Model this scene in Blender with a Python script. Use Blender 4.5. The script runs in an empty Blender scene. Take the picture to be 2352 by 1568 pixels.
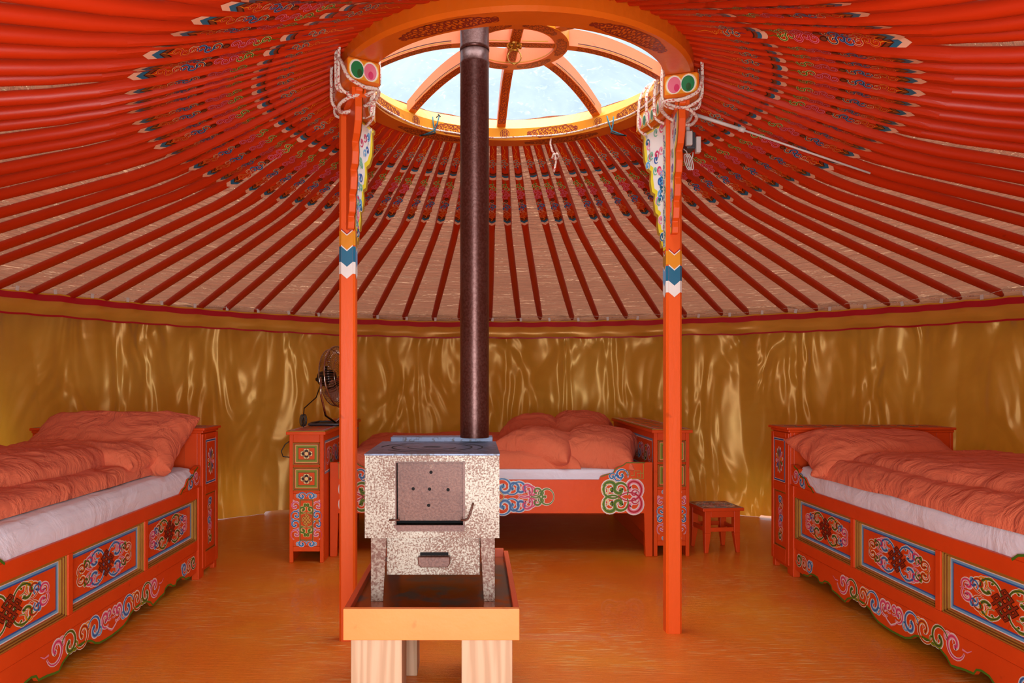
import bpy, bmesh, math, random
from mathutils import Vector, Matrix, noise
PI = math.pi
sin, cos = math.sin, math.cos
scene = bpy.context.scene
COL = scene.collection
random.seed(7)

# ------------------------------------------------------------------ camera
CAMZ = 1.15
FPX = 1730.0
VPX, VPY = 1090.0, 870.0
cam_data = bpy.data.cameras.new('camera')
cam_data.sensor_width = 36.0
cam_data.lens = FPX / 2352 * 36.0
cam_data.shift_x = (1176 - VPX) / 2352
cam_data.shift_y = (VPY - 784) / 2352
cam_data.clip_start = 0.02
cam = bpy.data.objects.new('camera', cam_data)
cam.location = (0, 0, CAMZ)
cam.rotation_euler = (PI / 2, 0, 0)
COL.objects.link(cam)
scene.camera = cam

# ------------------------------------------------------------------ colour management
vs = scene.view_settings
vs.view_transform = 'Standard'
vs.look = 'None'
vs.exposure = 0.0
vs.gamma = 1.0
vs.use_curve_mapping = False
scene.cycles.max_bounces = 10
scene.cycles.diffuse_bounces = 3
scene.cycles.glossy_bounces = 4
scene.cycles.transparent_max_bounces = 12
scene.cycles.caustics_reflective = False
scene.cycles.caustics_refractive = False
scene.cycles.sample_clamp_indirect = 6.0
scene.cycles.use_denoising = True

# ------------------------------------------------------------------ world: hazy bright sky, brighter high up
world = bpy.data.worlds.new('world')
scene.world = world
world.use_nodes = True
wn, wl = world.node_tree.nodes, world.node_tree.links
wn.clear()
wo = wn.new('ShaderNodeOutputWorld')
bg = wn.new('ShaderNodeBackground')
tc = wn.new('ShaderNodeTexCoord')
sx = wn.new('ShaderNodeSeparateXYZ')
cr = wn.new('ShaderNodeValToRGB')
wl.new(tc.outputs['Generated'], sx.inputs[0])
wl.new(sx.outputs['Z'], cr.inputs[0])
el = cr.color_ramp.elements
el[0].position = 0.0; el[0].color = (0.62, 0.55, 0.42, 1)
el[1].position = 1.0; el[1].color = (0.95, 0.97, 1.0, 1)
e = el.new(0.10); e.color = (0.70, 0.74, 0.78, 1)
e = el.new(0.35); e.color = (0.60, 0.74, 0.88, 1)
e = el.new(0.5); e.color = (0.66, 0.78, 0.92, 1)
wl.new(cr.outputs[0], bg.inputs[0])
bg.inputs[1].default_value = 1.15
wl.new(bg.outputs[0], wo.inputs[0])

# ------------------------------------------------------------------ lights
TC = Vector((0.18, 3.40, 0.0))          # tent centre on the floor
RW = 3.57                                # curtain radius
def lamp(name, kind, loc, rot, energy, color, **kw):
    d = bpy.data.lights.new(name, kind)
    d.energy = energy
    d.color = color
    for k, v in kw.items():
        setattr(d, k, v)
    o = bpy.data.objects.new(name, d)
    o.location = loc
    o.rotation_euler = rot
    COL.objects.link(o)
    return o
# the sun behind thin cloud, high over the crown
lamp('sun', 'SUN', (0, 0, 8), (math.radians(8), math.radians(4), 0), 12, (0.96, 0.98, 1.0), angle=math.radians(75))
# daylight through the open doorway behind the camera
lamp('doorway_daylight', 'AREA', (0.0, -0.42, 0.95), (math.radians(92), 0, 0), 118, (0.86, 0.94, 1.0),
     shape='RECTANGLE', size=1.0, size_y=1.5)
# ------------------------------------------------------------------ materials
def lin(h):
    h = h.lstrip('#')
    r = [int(h[i:i + 2], 16) / 255 for i in (0, 2, 4)]
    return tuple((c / 12.92 if c <= 0.04045 else ((c + 0.055) / 1.055) ** 2.4) for c in r) + (1.0,)
MATS = {}
def new_mat(key):
    m = bpy.data.materials.new(key)
    m.use_nodes = True
    MATS[key] = m
    nt = m.node_tree
    return m, nt.nodes, nt.links, nt.nodes['Principled BSDF']
def simple(key, col, rough=0.5, metal=0.0, coat=0.0, noise_amt=0.12, scale=18.0):
    """plain colour with a gentle procedural unevenness"""
    m, n, l, b = new_mat(key)
    c = lin(col)
    t = n.new('ShaderNodeTexCoord'); nz = n.new('ShaderNodeTexNoise'); nz.inputs['Scale'].default_value = scale
    nz.inputs['Detail'].default_value = 4
    l.new(t.outputs['Object'], nz.inputs['Vector'])
    mx = n.new('ShaderNodeMixRGB')
    mx.inputs[1].default_value = c
    mx.inputs[2].default_value = tuple(x * (1 - noise_amt * 2) for x in c[:3]) + (1,)
    l.new(nz.outputs[0], mx.inputs[0])
    l.new(mx.outputs[0], b.inputs['Base Color'])
    b.inputs['Roughness'].default_value = rough
    b.inputs['Metallic'].default_value = metal
    b.inputs['Coat Weight'].default_value = coat
    return m
def mapped(n, l, scale, coord='Object'):
    t = n.new('ShaderNodeTexCoord'); mp = n.new('ShaderNodeMapping')
    mp.inputs['Scale'].default_value = scale
    l.new(t.outputs[coord], mp.inputs[0])
    return mp.outputs[0]
def nnoise(n, l, vec, scale, detail=4, rough=0.5, dist=0.0):
    z = n.new('ShaderNodeTexNoise')
    z.inputs['Scale'].default_value = scale; z.inputs['Detail'].default_value = detail
    z.inputs['Roughness'].default_value = rough; z.inputs['Distortion'].default_value = dist
    l.new(vec, z.inputs['Vector'])
    return z.outputs[0]
def ramp(n, l, fac, stops):
    r = n.new('ShaderNodeValToRGB')
    e = r.color_ramp.elements
    e[0].position, e[0].color = stops[0]
    e[1].position, e[1].color = stops[-1]
    for p, c in stops[1:-1]:
        k = e.new(p); k.color = c
    l.new(fac, r.inputs[0])
    return r.outputs[0]
def bump(n, l, h, strength, dist, b, chain=None):
    k = n.new('ShaderNodeBump')
    k.inputs['Strength'].default_value = strength; k.inputs['Distance'].default_value = dist
    l.new(h, k.inputs['Height'])
    if chain is not None: l.new(chain, k.inputs['Normal'])
    if b is not None: l.new(k.outputs[0], b.inputs['Normal'])
    return k.outputs[0]
def mixc(n, l, fac, a, b, mode='MIX'):
    m = n.new('ShaderNodeMixRGB'); m.blend_type = mode
    for i, v in ((0, fac), (1, a), (2, b)):
        if hasattr(v, 'is_linked') or hasattr(v, 'links'): l.new(v, m.inputs[i])
        else: m.inputs[i].default_value = v
    return m.outputs[0]
BW = lambda p: (p, (0, 0, 0, 1))
WW = lambda p: (p, (1, 1, 1, 1))

def paint(key, col, dark, rough=0.42, axis=(3, 3, 3), coat=0.05):
    """brushed gloss paint over wood: soft variation, faint grain, a few dark knots and chips"""
    m, n, l, b = new_mat(key)
    v = mapped(n, l, axis)
    base = mixc(n, l, nnoise(n, l, v, 1.6, 5), lin(col), lin(dark))
    v2 = mapped(n, l, (1, 1, 1))
    sp = ramp(n, l, nnoise(n, l, v2, 16, 2, 0.4), [BW(0.72), WW(0.78)])
    spf = mixc(n, l, 0.35, (0, 0, 0, 1), sp)
    col2 = mixc(n, l, spf, base, tuple(x * 0.35 for x in lin(dark)[:3]) + (1,))
    l.new(col2, b.inputs['Base Color'])
    b.inputs['Roughness'].default_value = rough
    b.inputs['Coat Weight'].default_value = coat
    b.inputs['Coat Roughness'].default_value = 0.3
    b.inputs['Specular IOR Level'].default_value = 0.32
    bump(n, l, nnoise(n, l, v, 9, 6, 0.6), 0.25, 0.004, b)
    return m
paint('paint', '#E6501A', '#CC3E0E')
paint('paint_bed', '#E85018', '#D0400E')
paint('paint_back_lit', '#EC5A10', '#DC480C')  # same bed paint, tinted more orange for the light falling at the back
paint('paint_post', '#F0621C', '#E05214', axis=(3, 3, 0.6))
paint('paint_pole', '#D23408', '#AE2604', axis=(0.6, 4, 4), rough=0.42, coat=0.0)
paint('paint_salmon', '#F08A5E', '#E27850')
paint('paint_tray', '#F49A54', '#EC8846')
paint('paint_tray_red', '#D8603A', '#C8502E')
paint('ring_orange', '#DC6A14', '#C8580E', rough=0.3)
paint('ring_gold', '#E89A2C', '#DC8818', rough=0.35)
for k, c in dict(white='#F2EDE6', pink='#F08FA8', deep_pink='#D83468', crimson='#C01830', skyblue='#68AEDC', blue='#1F5FA8',
                 navy='#16356A', teal='#0F6A8C', green='#3F7A1E', darkgreen='#1F5A2A', olive='#8A9418', orange='#F0921C', gold='#D8A238',
                 yellow='#F2DC30', brown='#7A3418', darkbrown='#2A0E08', cream='#F6D890', redline='#A81414', mint='#7AC0A0',
                 maroon='#8A2410', peach='#F4C0A0', emerald='#128048', lotuspink='#E87890').items():
    simple(k, c, rough=0.42, noise_amt=0.06, coat=0.2)
simple('goldpaint', '#C89438', rough=0.35, metal=0.35, noise_amt=0.15)
simple('brass', '#C8A050', rough=0.25, metal=1.0)
simple('chrome', '#B8B4B0', rough=0.12, metal=1.0, noise_amt=0.02)
simple('black_plastic', '#141212', rough=0.4)
simple('grey_plastic', '#4A4C50', rough=0.4)
simple('white_plastic', '#E8E0D8', rough=0.4)
simple('hole', '#080606', rough=0.9)
simple('knob', '#E8902C', rough=0.3, coat=0.5)
simple('tealrope', '#1E6878', rough=0.7)
simple('darkcord', '#1C1410', rough=0.7)

# rope: cream with red flecks
m, n, l, b = new_mat('rope')
v = mapped(n, l, (1, 1, 1))
f = ramp(n, l, nnoise(n, l, v, 140, 2), [BW(0.55), WW(0.6)])
l.new(mixc(n, l, f, lin('#E4D4C4'), lin('#C05048')), b.inputs['Base Color'])
b.inputs['Roughness'].default_value = 0.85

# floor: glossy orange floor paint with scratches
m, n, l, b = new_mat('floor_paint')
v = mapped(n, l, (1, 1, 1))
base = ramp(n, l, nnoise(n, l, v, 0.9, 4, 0.6, 0.4), [(0.3, lin('#D86014')), (0.52, lin('#E27618')), (0.72, lin('#EA921E'))])
v3 = mapped(n, l, (9, 90, 8))
scr = ramp(n, l, nnoise(n, l, v3, 1.0, 6, 0.7, 0.6), [BW(0.53), WW(0.62)])
v4 = mapped(n, l, (1, 1, 1))
patch = ramp(n, l, nnoise(n, l, v4, 1.7, 3), [BW(0.42), WW(0.62)])
sm = n.new('ShaderNodeMath'); sm.operation = 'MULTIPLY'; l.new(scr, sm.inputs[0]); l.new(patch, sm.inputs[1])
sm2 = n.new('ShaderNodeMath'); sm2.operation = 'MULTIPLY'; l.new(sm.outputs[0], sm2.inputs[0]); sm2.inputs[1].default_value = 0.85
c1 = mixc(n, l, sm2.outputs[0], base, lin('#F0C078'))
dk = ramp(n, l, nnoise(n, l, v, 22, 5, 0.65), [BW(0.68), WW(0.76)])
dk2 = n.new('ShaderNodeMath'); dk2.operation = 'MULTIPLY'; l.new(dk, dk2.inputs[0]); dk2.inputs[1].default_value = 0.35
l.new(mixc(n, l, dk2.outputs[0], c1, lin('#8A3010')), b.inputs['Base Color'])
b.inputs['Roughness'].default_value = 0.30
b.inputs['Coat Weight'].default_value = 0.2
nb = bump(n, l, nnoise(n, l, v3, 1.0, 8, 0.7), 0.7, 0.006, None)
bump(n, l, nnoise(n, l, v, 5, 3), 0.2, 0.01, b, nb)

# satin curtain
m, n, l, b = new_mat('satin')
v = mapped(n, l, (1, 1, 1), 'UV')
cc = ramp(n, l, nnoise(n, l, v, 1.3, 4, 0.6, 0.5), [(0.3, lin('#D69634')), (0.5, lin('#E2AA44')), (0.75, lin('#ECBE58'))])
l.new(cc, b.inputs['Base Color'])
b.inputs['Roughness'].default_value = 0.35
b.inputs['Metallic'].default_value = 0.2
b.inputs['Sheen Weight'].default_value = 0.3
v2 = mapped(n, l, (1.7, 0.75, 1), 'UV')
b1 = bump(n, l, nnoise(n, l, v2, 1.5, 2, 0.5, 1.0), 1.0, 0.14, None)
ms = n.new('ShaderNodeTexNoise'); ms.noise_type = 'RIDGED_MULTIFRACTAL'
ms.inputs['Scale'].default_value = 1.5; ms.inputs['Detail'].default_value = 3; ms.inputs['Distortion'].default_value = 0.8
l.new(v2, ms.inputs['Vector'])
b2 = bump(n, l, ms.outputs[0], 0.4, 0.022, None, b1)
bump(n, l, nnoise(n, l, mapped(n, l, (40, 300, 1), 'UV'), 1, 2), 0.06, 0.002, b, b2)
tr = n.new('ShaderNodeBsdfTranslucent'); tr.inputs[0].default_value = lin('#E0A02C')
mxs = n.new('ShaderNodeMixShader'); mxs.inputs[0].default_value = 0.36
out = n['Material Output']
l.new(b.outputs[0], mxs.inputs[1]); l.new(tr.outputs[0], mxs.inputs[2]); l.new(mxs.outputs[0], out.inputs[0])

simple('band_satin', '#E8A83C', rough=0.36, metal=0.2, noise_amt=0.15, scale=4)
simple('band_red', '#C01024', rough=0.5, noise_amt=0.08)
simple('band_yellow', '#E0A020', rough=0.5, noise_amt=0.08)

# roof liner cloth
m, n, l, b = new_mat('liner')
v = mapped(n, l, (1, 1, 1), 'UV')
st = ramp(n, l, nnoise(n, l, v, 1.6, 6, 0.65, 0.5), [(0.3, lin('#B67E58')), (0.5, lin('#CC9C78')), (0.7, lin('#D8B08C'))])
mm = n.new('ShaderNodeSeparateXYZ'); l.new(v, mm.inputs[0])
low = ramp(n, l, mm.outputs['Y'], [BW(0.0), BW(2.45 / 3.2), WW(2.95 / 3.2)])
# stain bands near the hem
hm = n.new('ShaderNodeMapRange'); hm.inputs['From Min'].default_value = 2.35; hm.inputs['From Max'].default_value = 2.95
l.new(mm.outputs['Y'], hm.inputs[0])
sn = ramp(n, l, nnoise(n, l, mapped(n, l, (1.2, 4, 1), 'UV'), 1.5, 6, 0.7, 0.8), [BW(0.52), WW(0.66)])
sk = n.new('ShaderNodeMath'); sk.operation = 'MULTIPLY'; l.new(hm.outputs[0], sk.inputs[0]); l.new(sn, sk.inputs[1])
sk2 = n.new('ShaderNodeMath'); sk2.operation = 'MULTIPLY'; l.new(sk.outputs[0], sk2.inputs[0]); sk2.inputs[1].default_value = 0.75
l.new(mixc(n, l, sk2.outputs[0], st, lin('#5A3020')), b.inputs['Base Color'])
b.inputs['Roughness'].default_value = 0.8
b.inputs['Specular IOR Level'].default_value = 0.35
w1 = bump(n, l, nnoise(n, l, mapped(n, l, (1.1, 17, 1), 'UV'), 1, 3, 0.6, 1.2), 1.0, 0.13, None)
bump(n, l, nnoise(n, l, mapped(n, l, (3, 3, 1), 'UV'), 1, 4, 0.5, 0.8), 0.8, 0.10, b, w1)
tr = n.new('ShaderNodeBsdfTranslucent'); tr.inputs[0].default_value = lin('#E89A78')
mxs = n.new('ShaderNodeMixShader'); mxs.inputs[0].default_value = 0.07
l.new(b.outputs[0], mxs.inputs[1]); l.new(tr.outputs[0], mxs.inputs[2]); l.new(mxs.outputs[0], n['Material Output'].inputs[0])

# outer felt
m = simple('felt', '#D8C8A8', rough=0.95)
n, l = m.node_tree.nodes, m.node_tree.links
tr = n.new('ShaderNodeBsdfTranslucent'); tr.inputs[0].default_value = lin('#F0E0B0')
mxs = n.new('ShaderNodeMixShader'); mxs.inputs[0].default_value = 0.22
l.new(n['Principled BSDF'].outputs[0], mxs.inputs[1]); l.new(tr.outputs[0], mxs.inputs[2]); l.new(mxs.outputs[0], n['Material Output'].inputs[0])

# clear plastic cover over the crown, dusty and spotted
m, n, l, b = new_mat('glazing')
n.remove(b)
v = mapped(n, l, (1, 1, 1))
fn = ramp(n, l, nnoise(n, l, v, 2.2, 6, 0.65, 0.6), [(0.35, (0.03,) * 3 + (1,)), (0.7, (0.10,) * 3 + (1,))])
sp = ramp(n, l, nnoise(n, l, v, 26, 4, 0.6, 1.0), [BW(0.58), WW(0.68)])
ft = n.new('ShaderNodeMath'); ft.operation = 'MULTIPLY_ADD'; l.new(sp, ft.inputs[0]); ft.inputs[1].default_value = 0.08; l.new(fn, ft.inputs[2])
tp = n.new('ShaderNodeBsdfTransparent'); tp.inputs[0].default_value = (0.84, 0.90, 0.93, 1)
tl = n.new('ShaderNodeBsdfTranslucent'); tl.inputs[0].default_value = (0.9, 0.93, 0.95, 1)
mx = n.new('ShaderNodeMixShader')
l.new(ft.outputs[0], mx.inputs[0]); l.new(tp.outputs[0], mx.inputs[1]); l.new(tl.outputs[0], mx.inputs[2])
l.new(mx.outputs[0], n['Material Output'].inputs[0])

# enamelled sheet steel with rust speckle
def rusty(key, light, rust, lo, hi, rough=0.45, metal=0.3, sc=85):
    m, n, l, b = new_mat(key)
    v = mapped(n, l, (1, 1, 1))
    big = nnoise(n, l, v, 4.5, 4, 0.6)
    fine = nnoise(n, l, v, sc, 3, 0.6)
    ad = n.new('ShaderNodeMath'); ad.operation = 'MULTIPLY_ADD'; l.new(big, ad.inputs[0]); ad.inputs[1].default_value = 0.55; l.new(fine, ad.inputs[2])
    f = ramp(n, l, ad.outputs[0], [BW(lo), WW(hi)])
    l.new(mixc(n, l, f, lin(light), lin(rust)), b.inputs['Base Color'])
    b.inputs['Roughness'].default_value = rough
    b.inputs['Metallic'].default_value = metal
    bump(n, l, fine, 0.2, 0.002, b)
    return m
rusty('stove_steel', '#A29888', '#64402E', 0.70, 0.88, sc=170)
rusty('stove_leg', '#8E7C6C', '#603828', 0.68, 0.88, sc=150)
rusty('rust_plate', '#7C5444', '#542E22', 0.45, 0.95, metal=0.2, sc=150)
rusty('stove_top', '#626A80', '#3E3230', 0.80, 1.0, rough=0.42, metal=0.4, sc=60)
rusty('stove_pipe', '#5C3A34', '#4A241C', 0.6, 0.9, rough=0.36, metal=0.55, sc=120)
rusty('tray_metal', '#66605A', '#A04E16', 0.70, 0.80, rough=0.25, metal=0.5, sc=7)

# raw timber
m, n, l, b = new_mat('raw_wood')
v = mapped(n, l, (1, 1, 0.06))
g = n.new('ShaderNodeTexWave'); g.inputs['Scale'].default_value = 9; g.inputs['Distortion'].default_value = 11; g.inputs['Detail'].default_value = 4; g.inputs['Detail Scale'].default_value = 1.4
g.bands_direction = 'X'
l.new(v, g.inputs['Vector'])
l.new(ramp(n, l, g.outputs[0], [(0.1, lin('#D2AE8C')), (0.9, lin('#BC9876'))]), b.inputs['Base Color'])
b.inputs['Roughness'].default_value = 0.7
bump(n, l, g.outputs[0], 0.3, 0.003, b)

# bedding
def cloth(key, col, col2, sc=5.0, st=0.8):
    m, n, l, b = new_mat(key)
    v = mapped(n, l, (1, 1, 1))
    l.new(mixc(n, l, nnoise(n, l, v, 3, 3), lin(col), lin(col2)), b.inputs['Base Color'])
    b.inputs['Roughness'].default_value = 0.9
    b.inputs['Specular IOR Level'].default_value = 0.2
    b.inputs['Sheen Weight'].default_value = 0.05
    b0 = bump(n, l, nnoise(n, l, mapped(n, l, (1, 1.0, 1)), sc, 5, 0.55, 1.4), st, 0.05, None)
    rg = n.new('ShaderNodeTexNoise'); rg.noise_type = 'RIDGED_MULTIFRACTAL'
    rg.inputs['Scale'].default_value = sc * 1.1; rg.inputs['Detail'].default_value = 2.5; rg.inputs['Distortion'].default_value = 0.9
    l.new(mapped(n, l, (0.8, 1.5, 1.2)), rg.inputs['Vector'])
    b1 = bump(n, l, rg.outputs[0], st * .6, 0.018, None, b0)
    bump(n, l, nnoise(n, l, v, 260, 1), 0.15, 0.001, b, b1)
cloth('coral_cloth', '#EC805A', '#E07250')
cloth('sheet', '#EEF0FA', '#E4E6F2', 4.0, 0.3)

# ------------------------------------------------------------------ mesh builder
class MB:
    def __init__(s):
        s.v = []; s.f = []; s.k = []; s.uv = {}; s.sm = set(); s.off = 0
    def face(s, pts, key, smooth=False):
        i = len(s.v); s.v += [tuple(p) for p in pts]
        if smooth: s.sm.add(len(s.f))
        s.f.append(tuple(range(i, i + len(pts)))); s.k.append(key)
    def hexa(s, P, key):
        """8 points, bottom four then top four"""
        i = len(s.v); s.v += [tuple(p) for p in P]
        for q in ((3, 2, 1, 0), (4, 5, 6, 7), (0, 1, 5, 4), (1, 2, 6, 5), (2, 3, 7, 6), (3, 0, 4, 7)):
            s.f.append(tuple(i + a for a in q)); s.k.append(key)
    def box(s, x0, x1, y0, y1, z0, z1, key, T=None):
        P = [(x0, y0, z0), (x1, y0, z0), (x1, y1, z0), (x0, y1, z0), (x0, y0, z1), (x1, y0, z1), (x1, y1, z1), (x0, y1, z1)]
        if T: P = [T(*p) for p in P]
        s.hexa(P, key)
    def prism(s, poly, fr, o0, o1, key, key_face=None):
        """poly in (u,v) of frame fr, extruded from offset o0 to o1"""
        n = len(poly); i = len(s.v)
        s.v += [tuple(fr(u, v, o0)) for u, v in poly] + [tuple(fr(u, v, o1)) for u, v in poly]
        s.f.append(tuple(range(i + n - 1, i - 1, -1))); s.k.append(key)
        s.f.append(tuple(range(i + n, i + 2 * n))); s.k.append(key_face or key)
        for a in range(n):
            b = (a + 1) % n
            s.f.append((i + a, i + b, i + n + b, i + n + a)); s.k.append(key)
    def grid(s, fn, nu, nv, key, smooth=True, close_u=False, uvf=None):
        i = len(s.v)
        nuu = nu if close_u else nu + 1
        for b in range(nv + 1):
            for a in range(nuu):
                s.v.append(tuple(fn(a / nu, b / nv)))
                if uvf: s.uv[len(s.v) - 1] = uvf(a / nu, b / nv)
        for b in range(nv):
            for a in range(nu):
                a2 = (a + 1) % nuu
                if smooth: s.sm.add(len(s.f))
                s.f.append((i + b * nuu + a, i + b * nuu + a2, i + (b + 1) * nuu + a2, i + (b + 1) * nuu + a)); s.k.append(key if not callable(key) else key(a / nu, b / nv))
    def tube(s, pts, r, key, n=8, closed=False, caps=True):
        pts = [Vector(p) for p in pts]
        N = len(pts)
        if N < 2: return
        i = len(s.v)
        up = None
        for k, p in enumerate(pts):
            if closed: t = (pts[(k + 1) % N] - pts[k - 1])
            else: t = pts[min(k + 1, N - 1)] - pts[max(k - 1, 0)]
            if t.length < 1e-9: t = Vector((0, 0, 1))
            t.normalize()
            if up is None:
                up = Vector((0, 0, 1)) if abs(t.z) < 0.9 else Vector((1, 0, 0))
            a = t.cross(up)
            if a.length < 1e-6: a = t.cross(Vector((0.3, 1, 0.1)))
            a.normalize(); up = a.cross(t).normalized()
            rr = r(k / (N - 1)) if callable(r) else r
            for j in range(n):
                an = 2 * PI * j / n
                s.v.append(tuple(p + a * (rr * cos(an)) + up * (rr * sin(an))))
        for k in range(N if closed else N - 1):
            k2 = (k + 1) % N
            for j in range(n):
                j2 = (j + 1) % n
                s.sm.add(len(s.f))
                s.f.append((i + k * n + j, i + k * n + j2, i + k2 * n + j2, i + k2 * n + j)); s.k.append(key)
        if caps and not closed:
            s.f.append(tuple(i + j for j in range(n))[::-1]); s.k.append(key)
            s.f.append(tuple(i + (N - 1) * n + j for j in range(n))); s.k.append(key)
    def lathe(s, prof, c, key, n=32, a0=0.0, a1=2 * PI, ends=False):
        """prof (r,z) list around vertical axis at c; closed profile loops if first==last"""
        full = abs(a1 - a0 - 2 * PI) < 1e-6
        i = len(s.v); m = len(prof); cols = n if full else n + 1
        for a in range(cols):
            an = a0 + (a1 - a0) * a / n
            for r, z in prof:
                s.v.append((c[0] + r * cos(an), c[1] + r * sin(an), c[2] + z))
        for a in range(n):
            a2 = (a + 1) % cols
            for j in range(m - 1):
                s.f.append((i + a * m + j, i + a2 * m + j, i + a2 * m + j + 1, i + a * m + j + 1)); s.k.append(key if not callable(key) else key(j))
        if ends and not full:
            mm = m - 1 if prof[0] == prof[-1] else m
            s.f.append(tuple(i + j for j in range(mm))); s.k.append(key if not callable(key) else key(0))
            s.f.append(tuple(i + n * m + j for j in range(mm))[::-1]); s.k.append(key if not callable(key) else key(0))
    # painted work -----------------------------------------------------------
    def strip(s, fr, pts, w, key, off):
        """ribbon of width w (number or function of 0..1) along 2D points"""
        N = len(pts); i = len(s.v)
        for k in range(N):
            a = pts[max(k - 1, 0)]; b = pts[min(k + 1, N - 1)]
            dx, dy = b[0] - a[0], b[1] - a[1]
            L = math.hypot(dx, dy) or 1e-9
            ww = (w(k / (N - 1)) if callable(w) else w) / 2
            nx, ny = -dy / L * ww, dx / L * ww
            s.v.append(tuple(fr(pts[k][0] + nx, pts[k][1] + ny, off)))
            s.v.append(tuple(fr(pts[k][0] - nx, pts[k][1] - ny, off)))
        for k in range(N - 1):
            q = i + 2 * k
            s.f.append((q, q + 1, q + 3, q + 2)); s.k.append(key)
    def patch(s, fr, pts, key, off):
        s.face([fr(u, v, off) for u, v in pts], key)
    def disc(s, fr, cu, cv, r, key, off, n=14, ry=None):
        ry = ry or r
        s.patch(fr, [(cu + r * cos(2 * PI * k / n), cv + ry * sin(2 * PI * k / n)) for k in range(n)], key, off)
    def rect(s, fr, u0, u1, v0, v1, w, key, off):
        for a in ((u0, u1, v0, v0 + w), (u0, u1, v1 - w, v1), (u0, u0 + w, v0 + w, v1 - w), (u1 - w, u1, v0 + w, v1 - w)):
            s.patch(fr, [(a[0], a[2]), (a[1], a[2]), (a[1], a[3]), (a[0], a[3])], key, off)
    def nxt(s):
        s.off = (s.off + 1) % 40
        return s.off * 0.00001
    def build(s, name, parent=None, bevel=0.0, seg=2, uvmap=False, recalc=True, loc=None, merge=False):
        me = bpy.data.meshes.new(name)
        base = Vector(loc) if loc is not None else (WORLD_AT.get(parent.name, Vector((0, 0, 0))) if parent else Vector((0, 0, 0)))
        me.from_pydata([Vector(p) - base for p in s.v], [], s.f)
        keys = []
        for k in s.k:
            if k not in keys: keys.append(k)
        for k in keys: me.materials.append(MATS[k])
        ix = {k: j for j, k in enumerate(keys)}
        for j, p in enumerate(me.polygons):
            p.material_index = ix[s.k[j]]
            p.use_smooth = j in s.sm
        if s.uv:
            ul = me.uv_layers.new(name='UVMap')
            for lp in me.loops:
                ul.data[lp.index].uv = s.uv.get(lp.vertex_index, (0, 0))
        if recalc or merge:
            bm = bmesh.new(); bm.from_mesh(me)
            if merge: bmesh.ops.remove_doubles(bm, verts=bm.verts, dist=1e-5)
            if recalc: bmesh.ops.recalc_face_normals(bm, faces=bm.faces)
            bm.to_mesh(me); bm.free()
        me.update()
        o = bpy.data.objects.new(name, me)
        COL.objects.link(o)
        if parent is not None: o.parent = parent
        if loc is not None: o.location = loc
        if parent is None or loc is not None: WORLD_AT[o.name] = Vector(loc) if loc is not None else Vector((0, 0, 0))
        else: WORLD_AT[o.name] = base
        if bevel > 0:
            md = o.modifiers.new('bevel', 'BEVEL'); md.width = bevel; md.segments = seg
            md.limit_method = 'ANGLE'; md.angle_limit = math.radians(50); md.harden_normals = False
        return o
WORLD_AT = {}
def tag(o, label=None, cat=None, group=None, kind=None):
    if label: o['label'] = label
    if cat: o['category'] = cat
    if group: o['group'] = group
    if kind: o['kind'] = kind
    return o
def thing(name, loc, label, cat, group=None):
    o = bpy.data.objects.new(name, None)
    o.empty_display_size = 0.05
    COL.objects.link(o)
    o.location = loc
    WORLD_AT[o.name] = Vector(loc)
    return tag(o, label, cat, group)
def px(x, y, Y):
    """world point seen at photo pixel x,y at depth Y"""
    return Vector(((x - VPX) / FPX * Y, Y, CAMZ - (y - VPY) / FPX * Y))

# ------------------------------------------------------------------ ornament drawing
def spiral(p0, c, turns, d, n=22, end=0.16):
    dx, dy = p0[0] - c[0], p0[1] - c[1]
    r0 = math.hypot(dx, dy); a0 = math.atan2(dy, dx)
    out = []
    for k in range(n + 1):
        t = k / n
        r = r0 * ((1 - t) ** 1.15 * (1 - end) + end)
        a = a0 + d * turns * 2 * PI * t
        out.append((c[0] + r * cos(a), c[1] + r * sin(a)))
    return out
def curl(mb, fr, p0, c, d, w, key, inner=None, line='white', turns=1.15, lw=0.3):
    """a painted horn scroll: light outline, coloured body, darker core"""
    P = spiral(p0, c, turns, d)
    w *= 1.5
    o = mb.nxt()
    wf = lambda t: w * (0.35 + 0.65 * min(1, t * 2.2))
    mb.strip(fr, P, lambda t: wf(t) * (1 + 2 * lw), line, 0.0004 + o)
    mb.disc(fr, P[-1][0], P[-1][1], w * 0.75, line, 0.0004 + o)
    mb.strip(fr, P, wf, key, 0.0009 + o)
    mb.disc(fr, P[-1][0], P[-1][1], w * 0.5, key, 0.0009 + o)
    if inner:
        mb.strip(fr, P, lambda t: wf(t) * 0.45, inner, 0.0014 + o)
PAL = {'b': ('skyblue', 'blue'), 'g': ('olive', 'darkgreen'), 'p': ('pink', 'deep_pink'), 'o': ('orange', 'redline'), 'w': ('white', 'skyblue')}
def wave_chain(mb, fr, u0, v0, u1, v1, cols, amp, w, flip=1, line='white'):
    """running vine of alternating scrolls from (u0,v0) to (u1,v1)"""
    n = len(cols)
    dx, dy = (u1 - u0) / n, (v1 - v0) / n
    L = math.hypot(dx, dy); nx, ny = -dy / L, dx / L
    for i, cc in enumerate(cols):
        s = flip if i % 2 == 0 else -flip
        ce = (u0 + dx * (i + 0.5) + nx * amp * s * 0.25, v0 + dy * (i + 0.5) + ny * amp * s * 0.25)
        p0 = (u0 + dx * (i - 0.12) - nx * amp * s * 0.55, v0 + dy * (i - 0.12) - ny * amp * s * 0.55)
        k, kk = PAL[cc]
        curl(mb, fr, p0, ce, s, w, k, kk, line)
        t = (u0 + dx * (i + 0.95) + nx * amp * s * 0.75, v0 + dy * (i + 0.95) + ny * amp * s * 0.75)
        curl(mb, fr, (ce[0] + dx * 0.1, ce[1] + dy * 0.1), t, -s, w * 0.55, k, None, line, turns=0.8)
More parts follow.
